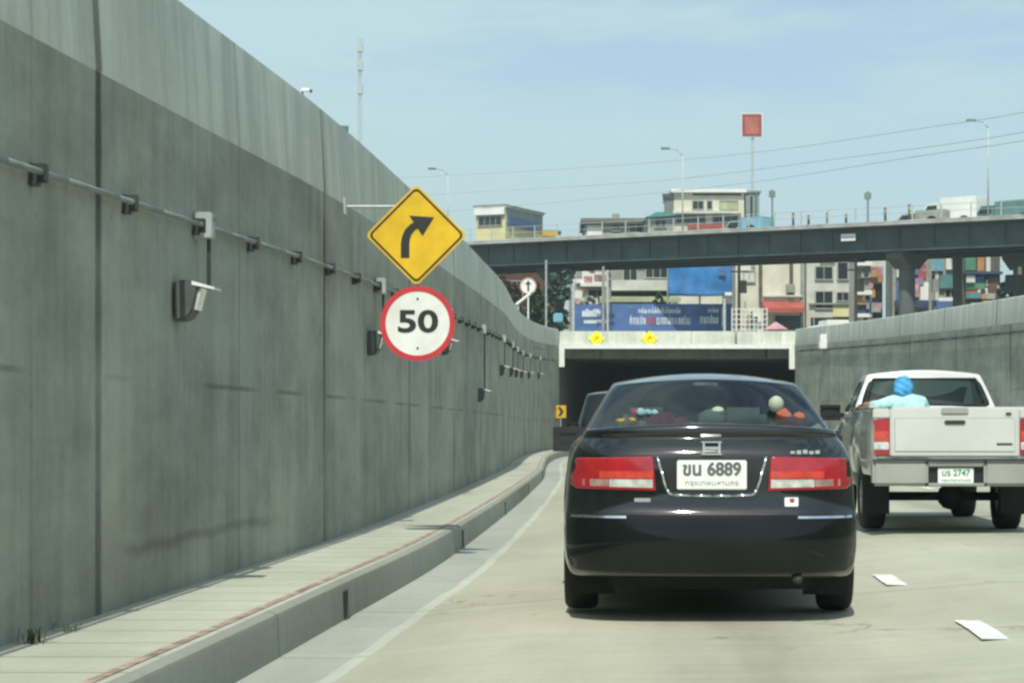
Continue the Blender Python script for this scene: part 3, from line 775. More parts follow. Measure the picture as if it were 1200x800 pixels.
# cabin
bm = bmesh.new(); box(bm, -.70, .70, .78, 1.28, 1.105, 1.122, .004); finish('parcel_shelf', bm, 'dash', car)
for x in (-.38, .24):
    bm = bmesh.new(); box(bm, x-.15, x+.15, 1.30, 1.42, 1.08, 1.265, .045); finish('rear_headrest', bm, 'seat', car, smooth=True)
for x in (-.36, .36):
    bm = bmesh.new(); box(bm, x-.13, x+.13, 2.35, 2.45, 1.16, 1.33, .045); box(bm, x-.22, x+.22, 2.38, 2.52, 1.0, 1.14, .04); finish('front_seat', bm, 'dash', car, smooth=True)
bm = bmesh.new(); box(bm, -.08, .08, 1.36, 1.40, 1.40, 1.425, .006); finish('brake_light', bm, 'lens_clear', car)
finish('dashboard', B(box, -.66, .66, 3.0, 3.3, 1.03, 1.13, .03), 'dash', car)
CM = Matrix.Translation(car.location) @ Matrix.Rotation(CAR_H, 4, 'Z')
def incar(name, loc, label, cat):
    p = CM @ Vector(loc); return empty(name, p, label, cat, rz=CAR_H)
sh = 1.125
t = incar('plush_toy', (-.36,.98,sh), 'red and yellow plush heap on the left of the saloon parcel shelf', 'plush toy')
rng = random.Random(3)
def lump(name, pts, m, par):
    bm = bmesh.new()
    for c, r in pts: ball(bm, c, r*rng.uniform(.9,1.25), r*.9, r*rng.uniform(.75,1.), 3)
    for v in bm.verts: v.co += Vector((math.sin(v.co.y*90+v.co.z*60), math.sin(v.co.x*80), math.sin(v.co.x*70+v.co.y*50)))*.004
    return finish(name, bm, m, par, smooth=True)
lump('cushion', [((.02,0,.035),.055),((.10,.02,.04),.055),((.18,0,.03),.045),((-.08,.05,.05),.055),((.05,.06,.06),.05),((.23,.01,.02),.035)], 'plush_red', t)
lump('bear', [((-.16,-.05,.025),.04),((-.10,-.06,.03),.036),((-.05,-.06,.018),.03)], 'plush_yellow', t)
lump('ribbon', [((-.05,-.02,.085),.024),((-.01,-.02,.09),.022),((.03,-.02,.083),.018)], 'plush_blue', t)
t.scale = (1.05,1,1.2)
t = incar('cloth_hat', (.0,1.0,sh), 'pale green floppy cloth hat in the middle of the saloon parcel shelf', 'hat')
bm = bmesh.new(); ball(bm, (0,0,.018), .22,.10,.022); finish('brim', bm, 'plush_green', t, smooth=True)
bm = bmesh.new(); ball(bm, (.03,0,.06), .085,.08,.06); ball(bm, (.06,0,.09), .05,.06,.04); finish('crown', bm, 'plush_green', t, smooth=True); t.scale = (1.1,1,1.1)
t = incar('doll', (.50,1.0,sh-.03), 'small doll with pale head and orange dress at the right of the parcel shelf', 'doll')
bm = bmesh.new(); ball(bm, (-.07,0,.185), .05,.05,.055); finish('head', bm, 'plush_green', t, smooth=True)
bm = bmesh.new(); cyl(bm, (.02,0,0), (-.045,0,.15), .10, .035, n=16); ball(bm, (.07,0,.07), .055,.05,.07); finish('dress', bm, 'plush_orange', t, smooth=True)

# ---- dark suv further ahead in the same lane
SV = 36.5
svx = 1.93
suv = empty('suv', (svx, SV, zroad(svx-XL(SV)-FP)), 'dark green off-road wagon mostly hidden in front of the black saloon', 'car', rz=R(-2.2))
rowsv = [(.42,.10,.80),(.46,.05,.86),(.56,.0,.89),(.72,.0,.895),(.78,.03,.89),(.90,.05,.89),(1.05,.06,.885),(1.15,.08,.87)]
sb, so = sedan_shell(suv, 'paint_dark', L=4.6, rows=rowsv, ztopk=((0,1,3.3,3.7,4.3,4.6),(1.15,1.13,1.12,1.08,1.02,.9)),
            gh=dict(zb=1.11, zt=1.74, yb0=.12, yb1=3.4, yt0=.42, yt1=2.6, wb=.87, wt=.70), axles=(.95,3.6), ar=.42, zb0=.42)
sbv = bvh_of(sb)
for s in (-1, 1):
    q = [(s*x, z) for x, z in ((.70,.80),(.86,.81),(.86,1.10),(.70,1.10))][::s]
    patch('tail_light', q, sbv, 'lens_red', suv, .012, .02, .06)
    for yy in (.95, 3.6): wheel(suv, s*.74, yy, .36, .23)
    mirror(suv, s*.88, 2.95, 1.15, s, 'trim_black')
bm = bmesh.new(); cyl(bm, (0,-.20,.95), (0,-.02,.95), .34, n=28); finish('spare_wheel', bm, 'black', suv, angle=40)
finish('license_plate', B(box, -.20, .20, -.03, .02, .58, .70), 'plate', suv)
finish('bumper', B(box, -.88, .88, -.07, .25, .44, .62, .04), 'trim_black', suv)
finish('underbody', B(box, -.6, .6, .3, 4.2, .26, .5, .03), 'black', suv)
finish('seat_row', B(box, -.62, .62, 1.2, 1.35, 1.05, 1.40, .06), 'dash', suv)

# ---- white pickup
PY, PX, PH = 21.5, 4.29, R(-3.4)
PZ = zroad(PX+.1-XL(PY+2)-FP)
trk = empty('pickup_truck', (PX, PY, PZ), 'white pickup truck with open bed and a passenger in it, right lane', 'pickup truck', rz=PH)
pax = (1.17, 4.25); PR = .335
def bedside(s):
    T_ = [0,.04,.15,.4]+[pax[0]+q*.43 for q in (-1.05,-.93,-.75,-.4,0,.4,.75,.93,1.05)]+[1.8,2.05,2.09]
    V_ = [0,.06,.3,.55,.75,.93,1.]
    def f(u, y, v, i, j, k):
        zb = .56; d = abs(y-pax[0])
        if d < .43: zb = max(zb, .36+math.sqrt(.43**2-d*d))
        if j in (0, len(T_)-1): zb = .62
        z = lerp(zb, 1.225, v)
        out = .80+.035*math.sin(math.pi*min(1, v*1.05))+(.03*max(0, 1-d/.62) if v < .75 else 0)
        if v >= .93: out -= .012
        if y < .1: out -= .03*(1-y/.1)
        return (s*(out if u > 0 else .735), y, z)
    bm, tg = lattice([0,1], T_, V_, lambda u, y, v, i, j, k: f(u, y, v, i, j, k))
    return split(bm, tg, lambda k: ('bed_side',), trk, {'bed_side': 'paint_flank'}, 2)['bed_side'][0]
for s in (-1, 1):
    o = bedside(s)
    finish('rail_cap', B(box, s*.725 if s > 0 else -.825, .825 if s > 0 else -.725, .02, 2.06, 1.222, 1.246, .008), 'paint_white', trk)
bm = bmesh.new(); box(bm, -.62, .62, -.005, .055, .745, 1.235, .018); tg_ = finish('tailgate', bm, 'paint_white', trk, angle=40)
bm = bmesh.new(); box(bm, -.58, .58, -.012, .0, .80, 1.13, .006); finish('tailgate_panel', bm, 'paint_white', tg_, angle=40)
bm = bmesh.new(); box(bm, -.13, .13, -.022, .0, 1.165, 1.225, .008); finish('latch_cover', bm, 'paint_silver', tg_, angle=40)
bm = bmesh.new(); box(bm, -.10, .10, -.03, -.005, 1.068, 1.105, .008); finish('handle', bm, 'darkgrey', tg_, angle=40)
finish('badge', B(box, .40, .55, -.016, -.01, .865, .885), 'darkgrey', tg_)
finish('badge', B(box, .49, .54, -.016, -.005, 1.155, 1.18), 'darkgrey', tg_)
for s in (-1, 1):
    x0, x1 = (.625, .785) if s > 0 else (-.785, -.625)
    tl = finish('tail_light', B(box, x0, x1, -.008, .10, .755, 1.12, .012), 'lens_red', trk, angle=40)
    finish('indicator_lens', B(box, x0+.008, x1-.008, -.013, .0, .90, 1.0, .003), 'lens_orange', tl)
    finish('reversing_lens', B(box, x0+.008, x1-.008, -.013, .0, .82, .895, .003), 'lens_clear', tl)
    finish('corner_post', B(box, min(x0,x1)-.0, max(x0,x1), .0, .10, 1.125, 1.22, .01), 'paint_white', trk)
bm = bmesh.new(); box(bm, -.80, -.265, -.12, .08, .47, .715, .03); box(bm, .265, .80, -.12, .08, .47, .715, .03); box(bm, -.27, .27, -.10, .08, .655, .713, .012); box(bm, -.27, .27, -.12, .08, .468, .50, .01)
finish('bumper', bm, 'paint_silver', trk, angle=40)
finish('plate_recess', B(box, -.265, .265, -.05, .0, .50, .655), 'trim_black', trk)
pl = finish('license_plate', B(box, -.17, .17, -.075, -.05, .495, .645, .004), 'plate', trk)
text('plate_lettering', 'บร 2747', .085, (0,-.0765,.595), 'plate_green', pl, .0015, .002, .95)
text('plate_lettering', 'กรุงเทพมหานคร', .036, (0,-.0765,.525), 'plate_green', pl, .0012, 0., 1.2)
finish('step_strip', B(box, -.79, .79, -.125, .0, .716, .728), 'darkgrey', trk)
bm = bmesh.new(); box(bm, -.735, .735, .05, 2.06, .70, .735); box(bm, -.735, .735, 2.02, 2.08, .735, 1.22)
finish('bed_floor', bm, 'paint_flank', trk)
finish('chassis', B(box, -.42, .42, .2, 4.9, .46, .60, .03), 'black', trk)
bm = bmesh.new(); cyl(bm, (-.6,pax[0],PR), (.6,pax[0],PR), .045); ball(bm, (.12,pax[0],PR), .14); finish('axle', bm, 'black', trk, smooth=True)
for s in (-1, 1):
    for yy in pax: wheel(trk, s*.68, yy, PR, .235)
    bm = bmesh.new(); box(bm, s*.68-.13, s*.68+.13, pax[0]-.47, pax[0]-.455, .17, .56); finish('mud_flap', bm, 'black', trk)
# cab and nose
rowc = [(.42,0,.76),(.48,0,.80),(.70,0,.82),(.95,0,.815),(1.10,0,.79),(1.16,0,.76)]
CT = [2.12,2.16,2.4,2.9,3.4]+[pax[1]+q*.43 for q in (-1.05,-.93,-.75,-.4,0,.4,.75,.93,1.05)]+[4.9,4.97,5.0]
def cf(u, y, v, i, j, k):
    z, _, w = rowc[k]; zb = .42; d = abs(y-pax[1])
    if d < .43: zb = max(zb, .36+math.sqrt(.43**2-d*d))
    if j in (0, len(CT)-1): zb = .42
    zt = interp((2.1,3.55,3.75,4.7,5.0),(1.16,1.16,1.10,1.0,.88), y)
    zz = zb+(z-.42)/(1.16-.42)*(zt-zb)+(.03*(1-u*u) if k == len(rowc)-1 else 0)
    e = 1-.05*max(0, (y-4.3)/.7)**2
    bow = .12*u*u*max(0, (y-4.3)/.7)
    return (u*w*e, y-bow, zz)
bm, tg = lattice([-1,-.95,-.8,-.4,0,.4,.8,.95,1], CT, list(range(len(rowc))), cf)
split(bm, tg, lambda k: ('cab_body',), trk, {'cab_body': 'paint_flank'})
GU = [-1,-.94,-.87,-.4,0,.4,.87,.94,1]; GT = [0,.03,.08,.4,.44,.5,.8,.94,.975,1]; GV = [0,.14,.26,.55,.86,.93,1]
def cgf(u, s, v, i, j, k):
    zz = lerp(1.14, 1.62, v)
    y0, y1 = lerp(2.14, 2.36, v), lerp(3.72, 3.05, v)
    w = lerp(.775, .60, v**1.2)
    bow = .05*u*u; y = lerp(y0+bow, y1-bow*2, s)
    if k == len(GV)-1: zz += .035*(1-u*u)
    zz -= .015*u*u*v
    return (u*w, y, zz)
bm, tg = lattice(GU, GT, GV, cgf)
nU, nV = len(GU)-1, len(GV)-1
def pkc(k):
    s, a, b = k
    if s == 'bottom': return None
    if s == 'rear' and 1 <= a <= nU-2 and 2 <= b <= nV-3: return ('rear_window',)
    if s == 'front' and 1 <= a <= nU-2 and 1 <= b <= nV-2: return ('windshield',)
    if s in ('left','right') and 1 <= b <= nV-3 and a in (1,2): return ('side_window', s, 0)
    if s in ('left','right') and 1 <= b <= nV-3 and a in (4,5,6): return ('side_window', s, 1)
    return ('cab_shell',)
split(bm, tg, pkc, trk, {'cab_shell':'paint_white','rear_window':'glass_green','windshield':'glass_green','side_window':'glass_green'})
bm = bmesh.new()
for a, b in (((-.64,1.275),(.64,1.275)),((.64,1.275),(.545,1.555)),((.545,1.555),(-.545,1.555)),((-.545,1.555),(-.64,1.275))):
    fy = lambda z: 2.14+.22*(z-1.14)/.48+.018
    cyl(bm, (a[0], fy(a[1])-.004, a[1]), (b[0], fy(b[1])-.004, b[1]), .014, n=8)
finish('window_seal', bm, 'black', trk)
for s in (-1, 1): mirror(trk, s*.84, 3.35, 1.2, s, 'trim_black')
for x in (-.34, .34):
    bm = bmesh.new(); box(bm, x-.22, x+.22, 2.75, 2.88, .95, 1.26, .05); finish('cab_seat', bm, 'seat', trk, smooth=True)
finish('dashboard', B(box, -.6, .6, 3.25, 3.5, 1.08, 1.17, .03), 'dash', trk)

# ---- passenger sitting in the truck bed, back to us
TM = Matrix.Translation(trk.location) @ Matrix.Rotation(PH, 4, 'Z')
def skin_obj(name, verts, edges, radii, m, sub=2, parent=None, root=0):
    me = bpy.data.meshes.new(name); me.from_pydata(verts, edges, []); me.materials.append(M[m])
    o = bpy.data.objects.new(name, me); C.objects.link(o)
    md = o.modifiers.new('skin', 'SKIN'); md.use_smooth_shade = True
    for i, r in enumerate(radii):
        sv = me.skin_vertices[0].data[i]; sv.radius = (r, r) if not isinstance(r, tuple) else r; sv.use_root = (i == root)
    ms = o.modifiers.new('sub', 'SUBSURF'); ms.levels = ms.render_levels = sub
    if parent: o.parent = parent
    return o
pv = [(0,0,.10),(0,0,.30),(0,-.01,.48),(-.01,.0,.575),(-.02,.03,.63),(-.03,.06,.68),(-.035,.08,.74),      #0-6 pelvis..crown
      (-.15,0,.50),(-.30,-.03,.46),(-.39,.02,.475),(-.43,.06,.48),                            #7-10 left arm
      (.15,0,.49),(.235,.05,.29),(.17,.27,.25),(.13,.33,.24),                                  #11-14 right arm
      (-.09,.08,.10),(-.13,.45,.33),(-.13,.66,.06),(-.13,.80,.05),
      (.09,.08,.10),(.13,.45,.33),(.13,.66,.06),(.13,.80,.05),(-.04,.165,.67)]
pe = [(0,1),(1,2),(2,3),(3,4),(4,5),(5,6),(2,7),(7,8),(8,9),(9,10),(2,11),(11,12),(12,13),(13,14),(0,15),(15,16),(16,17),(17,18),(0,19),(19,20),(20,21),(21,22),(5,23)]
pr = [.13,.125,.14,.06,.06,.085,.07,.062,.047,.034,.03,.062,.047,.034,.03,.085,.062,.045,.035,.085,.062,.045,.035,.016]
person = skin_obj('person', pv, pe, pr, 'skin')
person.matrix_world = TM @ Matrix.Translation((-.34,1.02,.79))
tag(person, 'person in blue hood and pale cyan shirt sitting in the bed of the white pickup', 'person')
sel = [0,1,2,3,7,8,9,11,12,13]; ix = {v: i for i, v in enumerate(sel)}
skin_obj('shirt', [pv[i] for i in sel], [(ix[a], ix[b]) for a, b in pe if a in ix and b in ix], [(.165,.14),(.17,.145),(.165,.14),.075,.08,.062,.048,.08,.062,.048], 'shirt_cyan', parent=person)
sel = [0,15,16,17,19,20,21]; ix = {v: i for i, v in enumerate(sel)}
skin_obj('trousers', [pv[i] for i in sel], [(ix[a], ix[b]) for a, b in pe if a in ix and b in ix], [.15,.10,.078,.06,.10,.078,.06], 'trouser', parent=person)
bm = bmesh.new(); ball(bm, (-.03,.045,.668), .100,.118,.100, 4)
for v in bm.verts:
    q = max(0., (.685-v.co.z)/.12)
    v.co.x *= 1+.42*q*q; v.co.y -= .07*q; v.co.z -= .035*q*q; v.co.x += .010*math.sin(v.co.z*70)*q; v.co.y = min(v.co.y, .115); v.co.z += .007*math.sin(v.co.x*75+v.co.y*40); v.co.y += .006*math.sin(v.co.z*90+v.co.x*50)
finish('hood', bm, 'hood_blue', person, smooth=True)
for s, (hx, hy, hz), d in ((-1, (-.43,.06,.48), Vector((-.6,.7,-.4))), (1, (.13,.33,.24), Vector((-.3,.9,-.2)))):
    hv, he, hr = [(hx,hy,hz)], [], [.03]; d.normalize(); side = d.cross(Vector((0,0,1))).normalized()
    for f in range(4):
        o_ = (f-1.5)*.019; b0 = Vector((hx,hy,hz))+d*.045+side*o_; n = len(hv); l = (.030,.036,.034,.026)[f]
        hv += [tuple(b0), tuple(b0+d*l+Vector((0,0,-.006))), tuple(b0+d*l*1.7+Vector((0,0,-.022)))]; he += [(0,n),(n,n+1),(n+1,n+2)]; hr += [.0105,.009,.008]
    n = len(hv); b0 = Vector((hx,hy,hz))+d*.01-side*.03
    hv += [tuple(b0), tuple(b0+d*.03-side*.012)]; he += [(0,n),(n,n+1)]; hr += [.012,.009]
    skin_obj('hand', hv, he, hr, 'skin', 1, parent=person)

# ------------------------------------------------------------------ beyond the portal
F = 2600.
def WX(px, d): return (px-600)*d/F
def WZ(py, d): return EYE+(500-py)*d/F

# bridge
bA, bB = Vector((-2.4,158,14.35)), Vector((30,130,13.55)); bd = (bB-bA); bl = bd.length; bu = bd.normalized()
fl2 = Vector((bu.x, bu.y, 0)).normalized(); bn = Vector((-fl2.y, fl2.x, 0))
if bn.y < 0: bn = -bn
bridge = empty('overpass', (0,0,0), 'long dark green road overpass crossing behind the tunnel portal', 'bridge')
a0, a1 = -45., 110.
def bp(a, off, dz): 
    p = bA+bu*a+bn*off; return (p.x, p.y, p.z+dz)
def bbox(bm, a, b, o0, o1, z0, z1):
    vs = [bm.verts.new(bp(x, y, z)) for x, y, z in ((a,o0,z0),(b,o0,z0),(b,o1,z0),(a,o1,z0),(a,o0,z1),(b,o0,z1),(b,o1,z1),(a,o1,z1))]
    for f in ((0,1,2,3),(4,7,6,5),(0,4,5,1),(1,5,6,2),(2,6,7,3),(3,7,4,0)): bm.faces.new([vs[i] for i in f])
bm = bmesh.new(); bbox(bm, a0, a1, -.45, 8.6, -.14, 0); bbox(bm, a0, a1, -.47, -.12, 0.003, .10); bbox(bm, a0, a1, 8.3, 8.63, 0.003, .10); finish('deck', bm, 'deck', bridge)
for off in (.25, 2.7, 5.2, 7.5):
    bm = bmesh.new(); bbox(bm, a0, a1, off+.12, off+.18, -1.62, -.245); bbox(bm, a0, a1, off-.08, off+.38, -1.70, -1.625); bbox(bm, a0, a1, off-.05, off+.35, -.24, -.145)
    q = a0
    while q < a1:
        bbox(bm, q, q+.05, off+.04, off+.118, -1.62, -.25); q += 2.4
    finish('girder', bm, 'girder', bridge)
for off in (-.28, 8.46):
    bm = bmesh.new()
    for zz in (.55, .95): bbox(bm, a0, a1, off-.02, off+.02, zz-.014, zz+.014)
    q = a0+.5
    while q < a1:
        bbox(bm, q-.03, q+.03, off-.03, off+.03, .104, 1.0); q += 2.0
    finish('railing', bm, 'rail', bridge)
def pier(a, off, w=.85):
    p = bA+bu*a+bn*off; g = GZ(p.y); bm = bmesh.new(); zt = p.z-1.7
    cyl(bm, (p.x,p.y,g-.2), (p.x,p.y,zt-.6), w*.46, n=20)
    pts = [(-1.5,-.02),(1.5,-.02),(1.5,-.35),(.5,-1.0),(-.5,-1.0),(-1.5,-.35)]
    L = []
    for oo in (-.6, .6):
        L.append([bm.verts.new(Vector((p.x,p.y,zt+z))+bn*x+fl2*oo) for x, z in pts])
    bm.faces.new(L[0]); bm.faces.new(L[1][::-1])
    for i in range(6): bm.faces.new((L[0][i], L[0][(i+1) % 6], L[1][(i+1) % 6], L[1][i]))
    finish('pier', bm, 'pier', bridge)
def a_at(px):     # distance along the near edge for a bearing
    k = (px-600)/F; # X=k*y along bA+bu*a
    return (k*bA.y-bA.x)/(bu.x-k*bu.y)
pier(a_at(1043), 2.0, 1.1); pier(a_at(1043)+5.6, 6.3, .8); pier(a_at(1043)-30, 4.1, 1.1); pier(a_at(1043)+46, 4.1, 1.1)
p = bA+bu*a_at(996)
bm = bmesh.new(); q = a_at(996); bbox(bm, q-.62, q+.42, -.05, -.02, -.98, -.55); o = finish('bridge_sign', bm, 'white'); tag(o, 'small white plate hanging on the dark girder of the overpass', 'sign')
bm = bmesh.new(); bbox(bm, q-.5, q+.3, -.065, -.05, -.80, -.74); finish('plate_print', bm, 'greyb', o)

def street_lamp(px, ptop, arm, label):
    a = a_at(px); p = bA+bu*a; d = p.y; z1 = WZ(ptop, d)
    t = empty('street_lamp', (p.x, p.y, p.z+.003), label, 'street lamp', 'street lamps along the overpass')
    h = z1-p.z-.003; bm = bmesh.new(); cyl(bm, (0,0,0), (0,0,h), .055, .04, n=10); finish('pole', bm, 'rail', t, smooth=True)
    bm = bmesh.new(); tube(bm, [(0,0,h-.02),(-arm*.35,0,h+.35),(-arm,0,h+.45)], .04, 8); finish('arm', bm, 'rail', t, smooth=True)
    bm = bmesh.new(); box(bm, -arm-.55, -arm+.05, -.13, .13, h+.38, h+.52, .04); finish('lamp_head', bm, 'conduit', t)
street_lamp(1158, 150, .75, 'tall street lamp over the right end of the overpass beside the white van')
street_lamp(800, 182, .9, 'street lamp on the overpass left of the white upper building')
street_lamp(525, 205, .9, 'street lamp at the left end of the overpass behind the yellow diamond')
for px, pt, lb in ((1017,224,'short thin pole on the overpass, right of the white upper building'),(905,222,'short pole with tiny box on the overpass beside the white upper building')):
    a = a_at(px); p = bA+bu*a; h = WZ(pt, p.y)-p.z-.003
    t = empty('pole', (p.x, p.y, p.z+.003), lb, 'pole'); bm = bmesh.new(); cyl(bm, (0,0,0), (0,0,h), .06, n=8); finish('shaft', bm, 'conduit', t)
    finish('cap_box', B(box, -.2, .2, -.1, .1, h-.5, h-.1), 'conduit', t)
for i, (px, lb) in enumerate(((928,'slim dark marker post on the overpass, leftmost of the row'),(946,'slim dark marker post on the overpass, second of the row'),(968,'slim dark marker post on the overpass, third of the row'),(990,'slim dark marker post on the overpass, above the white plate'),(1036,'slim dark marker post on the overpass, fifth of the row'),(1064,'slim dark marker post on the overpass, nearest the grey green car'))):
    p = bA+bu*a_at(px)+bn*.15
    t = empty('marker_post', (p.x, p.y, p.z+.003), lb, 'post', 'marker posts along the overpass')
    h = (.95,.75,.85,.7,1.0,1.1)[i]; finish('shaft', B(box, -.07, .07, -.05, .05, 0, h, .01), 'girder', t); finish('reflector', B(box, -.05, .05, -.062, -.052, h*.7, h*.85), 'sign_dim', t)
# vehicles on the overpass
def on_bridge(name, px, off, label, cat):
    q = (px-600)/F; a = (q*(bA.y+bn.y*off)-(bA.x+bn.x*off))/(bu.x-q*bu.y); p = bA+bu*a+bn*off; k = math.atan2(fl2.y, fl2.x)
    return empty(name, (p.x, p.y, p.z), label, cat, rz=k)
def small_van(t, L, H, W, m, glass='glassdark', cabl=1.3, boxm=None):
    """flat sided truck: cab at its left end, load box behind"""
    bm = bmesh.new(); prism(bm, [(-L/2,.4),(-L/2+cabl,.4),(-L/2+cabl,H*.85),(-L/2+.45,H*.85),(-L/2+.05,H*.52)], -W/2, W/2); finish('cab', bm, m, t)
    bm = bmesh.new(); prism(bm, [(-L/2+.20,H*.53),(-L/2+cabl-.15,H*.53),(-L/2+cabl-.15,H*.78),(-L/2+.48,H*.78)], -W/2-.01, W/2+.01); finish('window', bm, glass, t)
    bm = bmesh.new(); box(bm, -L/2+cabl+.05, L/2, -W/2, W/2, .55, H, .04); finish('load_box', bm, boxm or m, t)
    for x in (-L/2+.75, L/2-.8):
        for s in (-1, 1):
            bm = bmesh.new(); cyl(bm, (x, s*W/2-.12, .38), (x, s*W/2+.02, .38), .38, n=18); finish('wheel', bm, 'black', t)
t = on_bridge('box_truck', 1119, 6.4, 'white box truck driving on the overpass near its right lamp', 'truck'); small_van(t, 3.9, 1.95, 1.7, 'whiteb')
t = on_bridge('lorry', 1186, 6.6, 'dark teal lorry on the overpass at the right edge', 'truck'); small_van(t, 4.2, 1.6, 1.8, 'tealdull', boxm='tealdull')
t = on_bridge('parked_car', 1085, 5.5, 'grey green car on the overpass in front of the white box truck', 'car'); small_van(t, 3.4, 1.15, 1.6, 'greyb', boxm='greyb')
t = on_bridge('van', 878, 5.5, 'light blue van on the overpass before the white upper building', 'van'); small_van(t, 3.0, 1.3, 1.6, 'cyandull')

# wires and masts
def wire(pts, label):
    bm = bmesh.new(); P = [(WX(px, d), d, WZ(py, d)) for px, py, d in pts]
    fx = hermite([p[0] for p in P], [p[1] for p in P]); fz = hermite([p[0] for p in P], [p[2] for p in P])
    xs = ys(P[0][0], P[-1][0], 1.5); tube(bm, [(x, fx(x), fz(x)) for x in xs], .022, 5)
    tag(finish('power_line', bm, 'rail'), label, 'cable')
wire([(330,214,175),(523,206,165),(733,193,152),(908,176,140),(1083,150,125),(1200,132,115),(1420,84,100)], 'topmost of the three sagging power lines over the overpass')
wire([(330,238,175),(523,227,165),(780,211,150),(967,188,135),(1200,155,115),(1420,105,100)], 'middle of the three sagging power lines over the overpass')
wire([(400,256,175),(617,240,160),(879,214,142),(1083,182,125),(1200,165,115),(1420,124,100)], 'lowest of the three sagging power lines over the overpass')
d = 300.; t = empty('lattice_mast', (WX(422,d), d, GZ(d)), 'tall thin lattice radio mast rising behind the left wall', 'mast')
H_ = WZ(45,d)-GZ(d); bm = bmesh.new()
c3 = [(.28*math.cos(R(90+120*k)), .28*math.sin(R(90+120*k))) for k in range(3)]
for x, y_ in c3: cyl(bm, (x,y_,0), (x,y_,H_), .035, n=5)
z = 0
while z < H_-1:
    for k in range(3): cyl(bm, (*c3[k], z), (*c3[(k+1) % 3], z+1.), .025, n=4)
    z += 1.
finish('frame', bm, 'rail', t)  # pale galvanised grey, also standing in for the haze over the mast
for q in (.86,.93,.985): finish('antenna', B(box, -.36, .36, -.36, .36, H_*q-1.2, H_*q), 'rail', t)
d = 250.; t = empty('billboard', (WX(881,d), d, GZ(d)), 'square red billboard on a tall thin pole above the overpass', 'billboard')
g = GZ(d)
z0, z1 = WZ(161,d)-g, WZ(133,d)-g
bm = bmesh.new(); cyl(bm, (.1,.2,0), (.1,.2,z1-.4), .14, n=10); finish('pole', bm, 'rail', t)
finish('panel', B(box, -1.2, 1.2, -.1, .1, z0, z1), 'whiteb', t)
finish('border', B(box, -1.1, 1.1, -.14, -.101, z0+.1, z1-.1), mat('dark red sheet', (.26,.05,.055), .6), t)
finish('face', B(box, -.78, .78, -.17, -.141, z0+.32, z1-.45), mat('red sheet', (.42,.10,.08), .6, scale=1.), t)
finish('print', B(box, -.42, .42, -.19, -.171, z0+1.15, z0+1.3), 'orange', t); finish('print', B(box, -.2, .1, -.19, -.171, z0+.75, z0+1.1), 'orange', t)

# buildings
def bld(name, label, cat, px0, px1, ptop, d, depth, m, group=None, rz=0, roof=None):
    x0, x1 = WX(px0, d), WX(px1, d); g = GZ(d); zt = WZ(ptop, d)-g
    t = empty(name, ((x0+x1)/2, d, g), label, cat, group, rz); hw = (x1-x0)/2
    finish('wall', B(box, -hw, hw, 0, depth, -.3, zt), m, t)
    t['_d'] = d; t['_cx'] = (x0+x1)/2; t['_g'] = g
    finish('roof', B(box, -hw-.15, hw+.15, -.2, depth+.2, zt+.003, zt+.2), roof or m, t)
    return t
def win(t, px0, px1, py0, py1, pane='glassdark', frame='frame', mull=1):
    d = t['_d']; x0, x1 = WX(px0,d)-t['_cx'], WX(px1,d)-t['_cx']; z0, z1 = WZ(py1,d)-t['_g'], WZ(py0,d)-t['_g']
    bm = bmesh.new(); f = .09
    box(bm, x0-f, x1+f, -.10, -.003, z1, z1+f); box(bm, x0-f, x1+f, -.16, -.003, z0-f, z0); box(bm, x0-f, x0, -.10, -.003, z0, z1); box(bm, x1, x1+f, -.10, -.003, z0, z1)
    for k in range(mull):
        xm = x0+(x1-x0)*(k+1)/(mull+1); box(bm, xm-.03, xm+.03, -.08, -.003, z0, z1)
    w = finish('window', bm, frame, t)
    finish('pane', B(box, x0, x1, -.03, -.004, z0, z1), pane, w)
def pan(t, name, px0, px1, py0, py1, m, out=.15, back=.004, label=None):
    d = t['_d']; o = finish(name, B(box, WX(px0,d)-t['_cx'], WX(px1,d)-t['_cx'], -out, -back, WZ(py1,d)-t['_g'], WZ(py0,d)-t['_g']), m, t)
    if label: o['label'] = label
    return o
def awn(t, name, px0, px1, py0, py1, m, out=1.2):
    d = t['_d']; x0, x1 = WX(px0,d)-t['_cx'], WX(px1,d)-t['_cx']; z0, z1 = WZ(py1,d)-t['_g'], WZ(py0,d)-t['_g']
    bm = bmesh.new()
    vs = [bm.verts.new(p) for p in ((x0,-.01,z1),(x1,-.01,z1),(x1,-.01,z1-.1),(x0,-.01,z1-.1),(x0,-out,z0+.35),(x1,-out,z0+.35),(x1,-out,z0),(x0,-out,z0))]
    for f in ((0,1,5,4),(4,5,6,7),(7,6,2,3),(0,4,7,3),(1,2,6,5),(0,3,2,1)): bm.faces.new([vs[i] for i in f])
    finish(name, bm, m, t)
def pipe(t, px, py0, py1, m='greyb', r=.12):
    d = t['_d']; x = WX(px,d)-t['_cx']; bm = bmesh.new(); cyl(bm, (x,-.15,WZ(py1,d)-t['_g']), (x,-.15,WZ(py0,d)-t['_g']), r, n=8); finish('drainpipe', bm, m, t)
def clutter_box(bm, t, px0, px1, py0, py1, out):
    d = t['_d']; box(bm, WX(px0,d)-t['_cx'], WX(px1,d)-t['_cx'], -out, -.02, WZ(py1,d)-t['_g'], WZ(py0,d)-t['_g'])

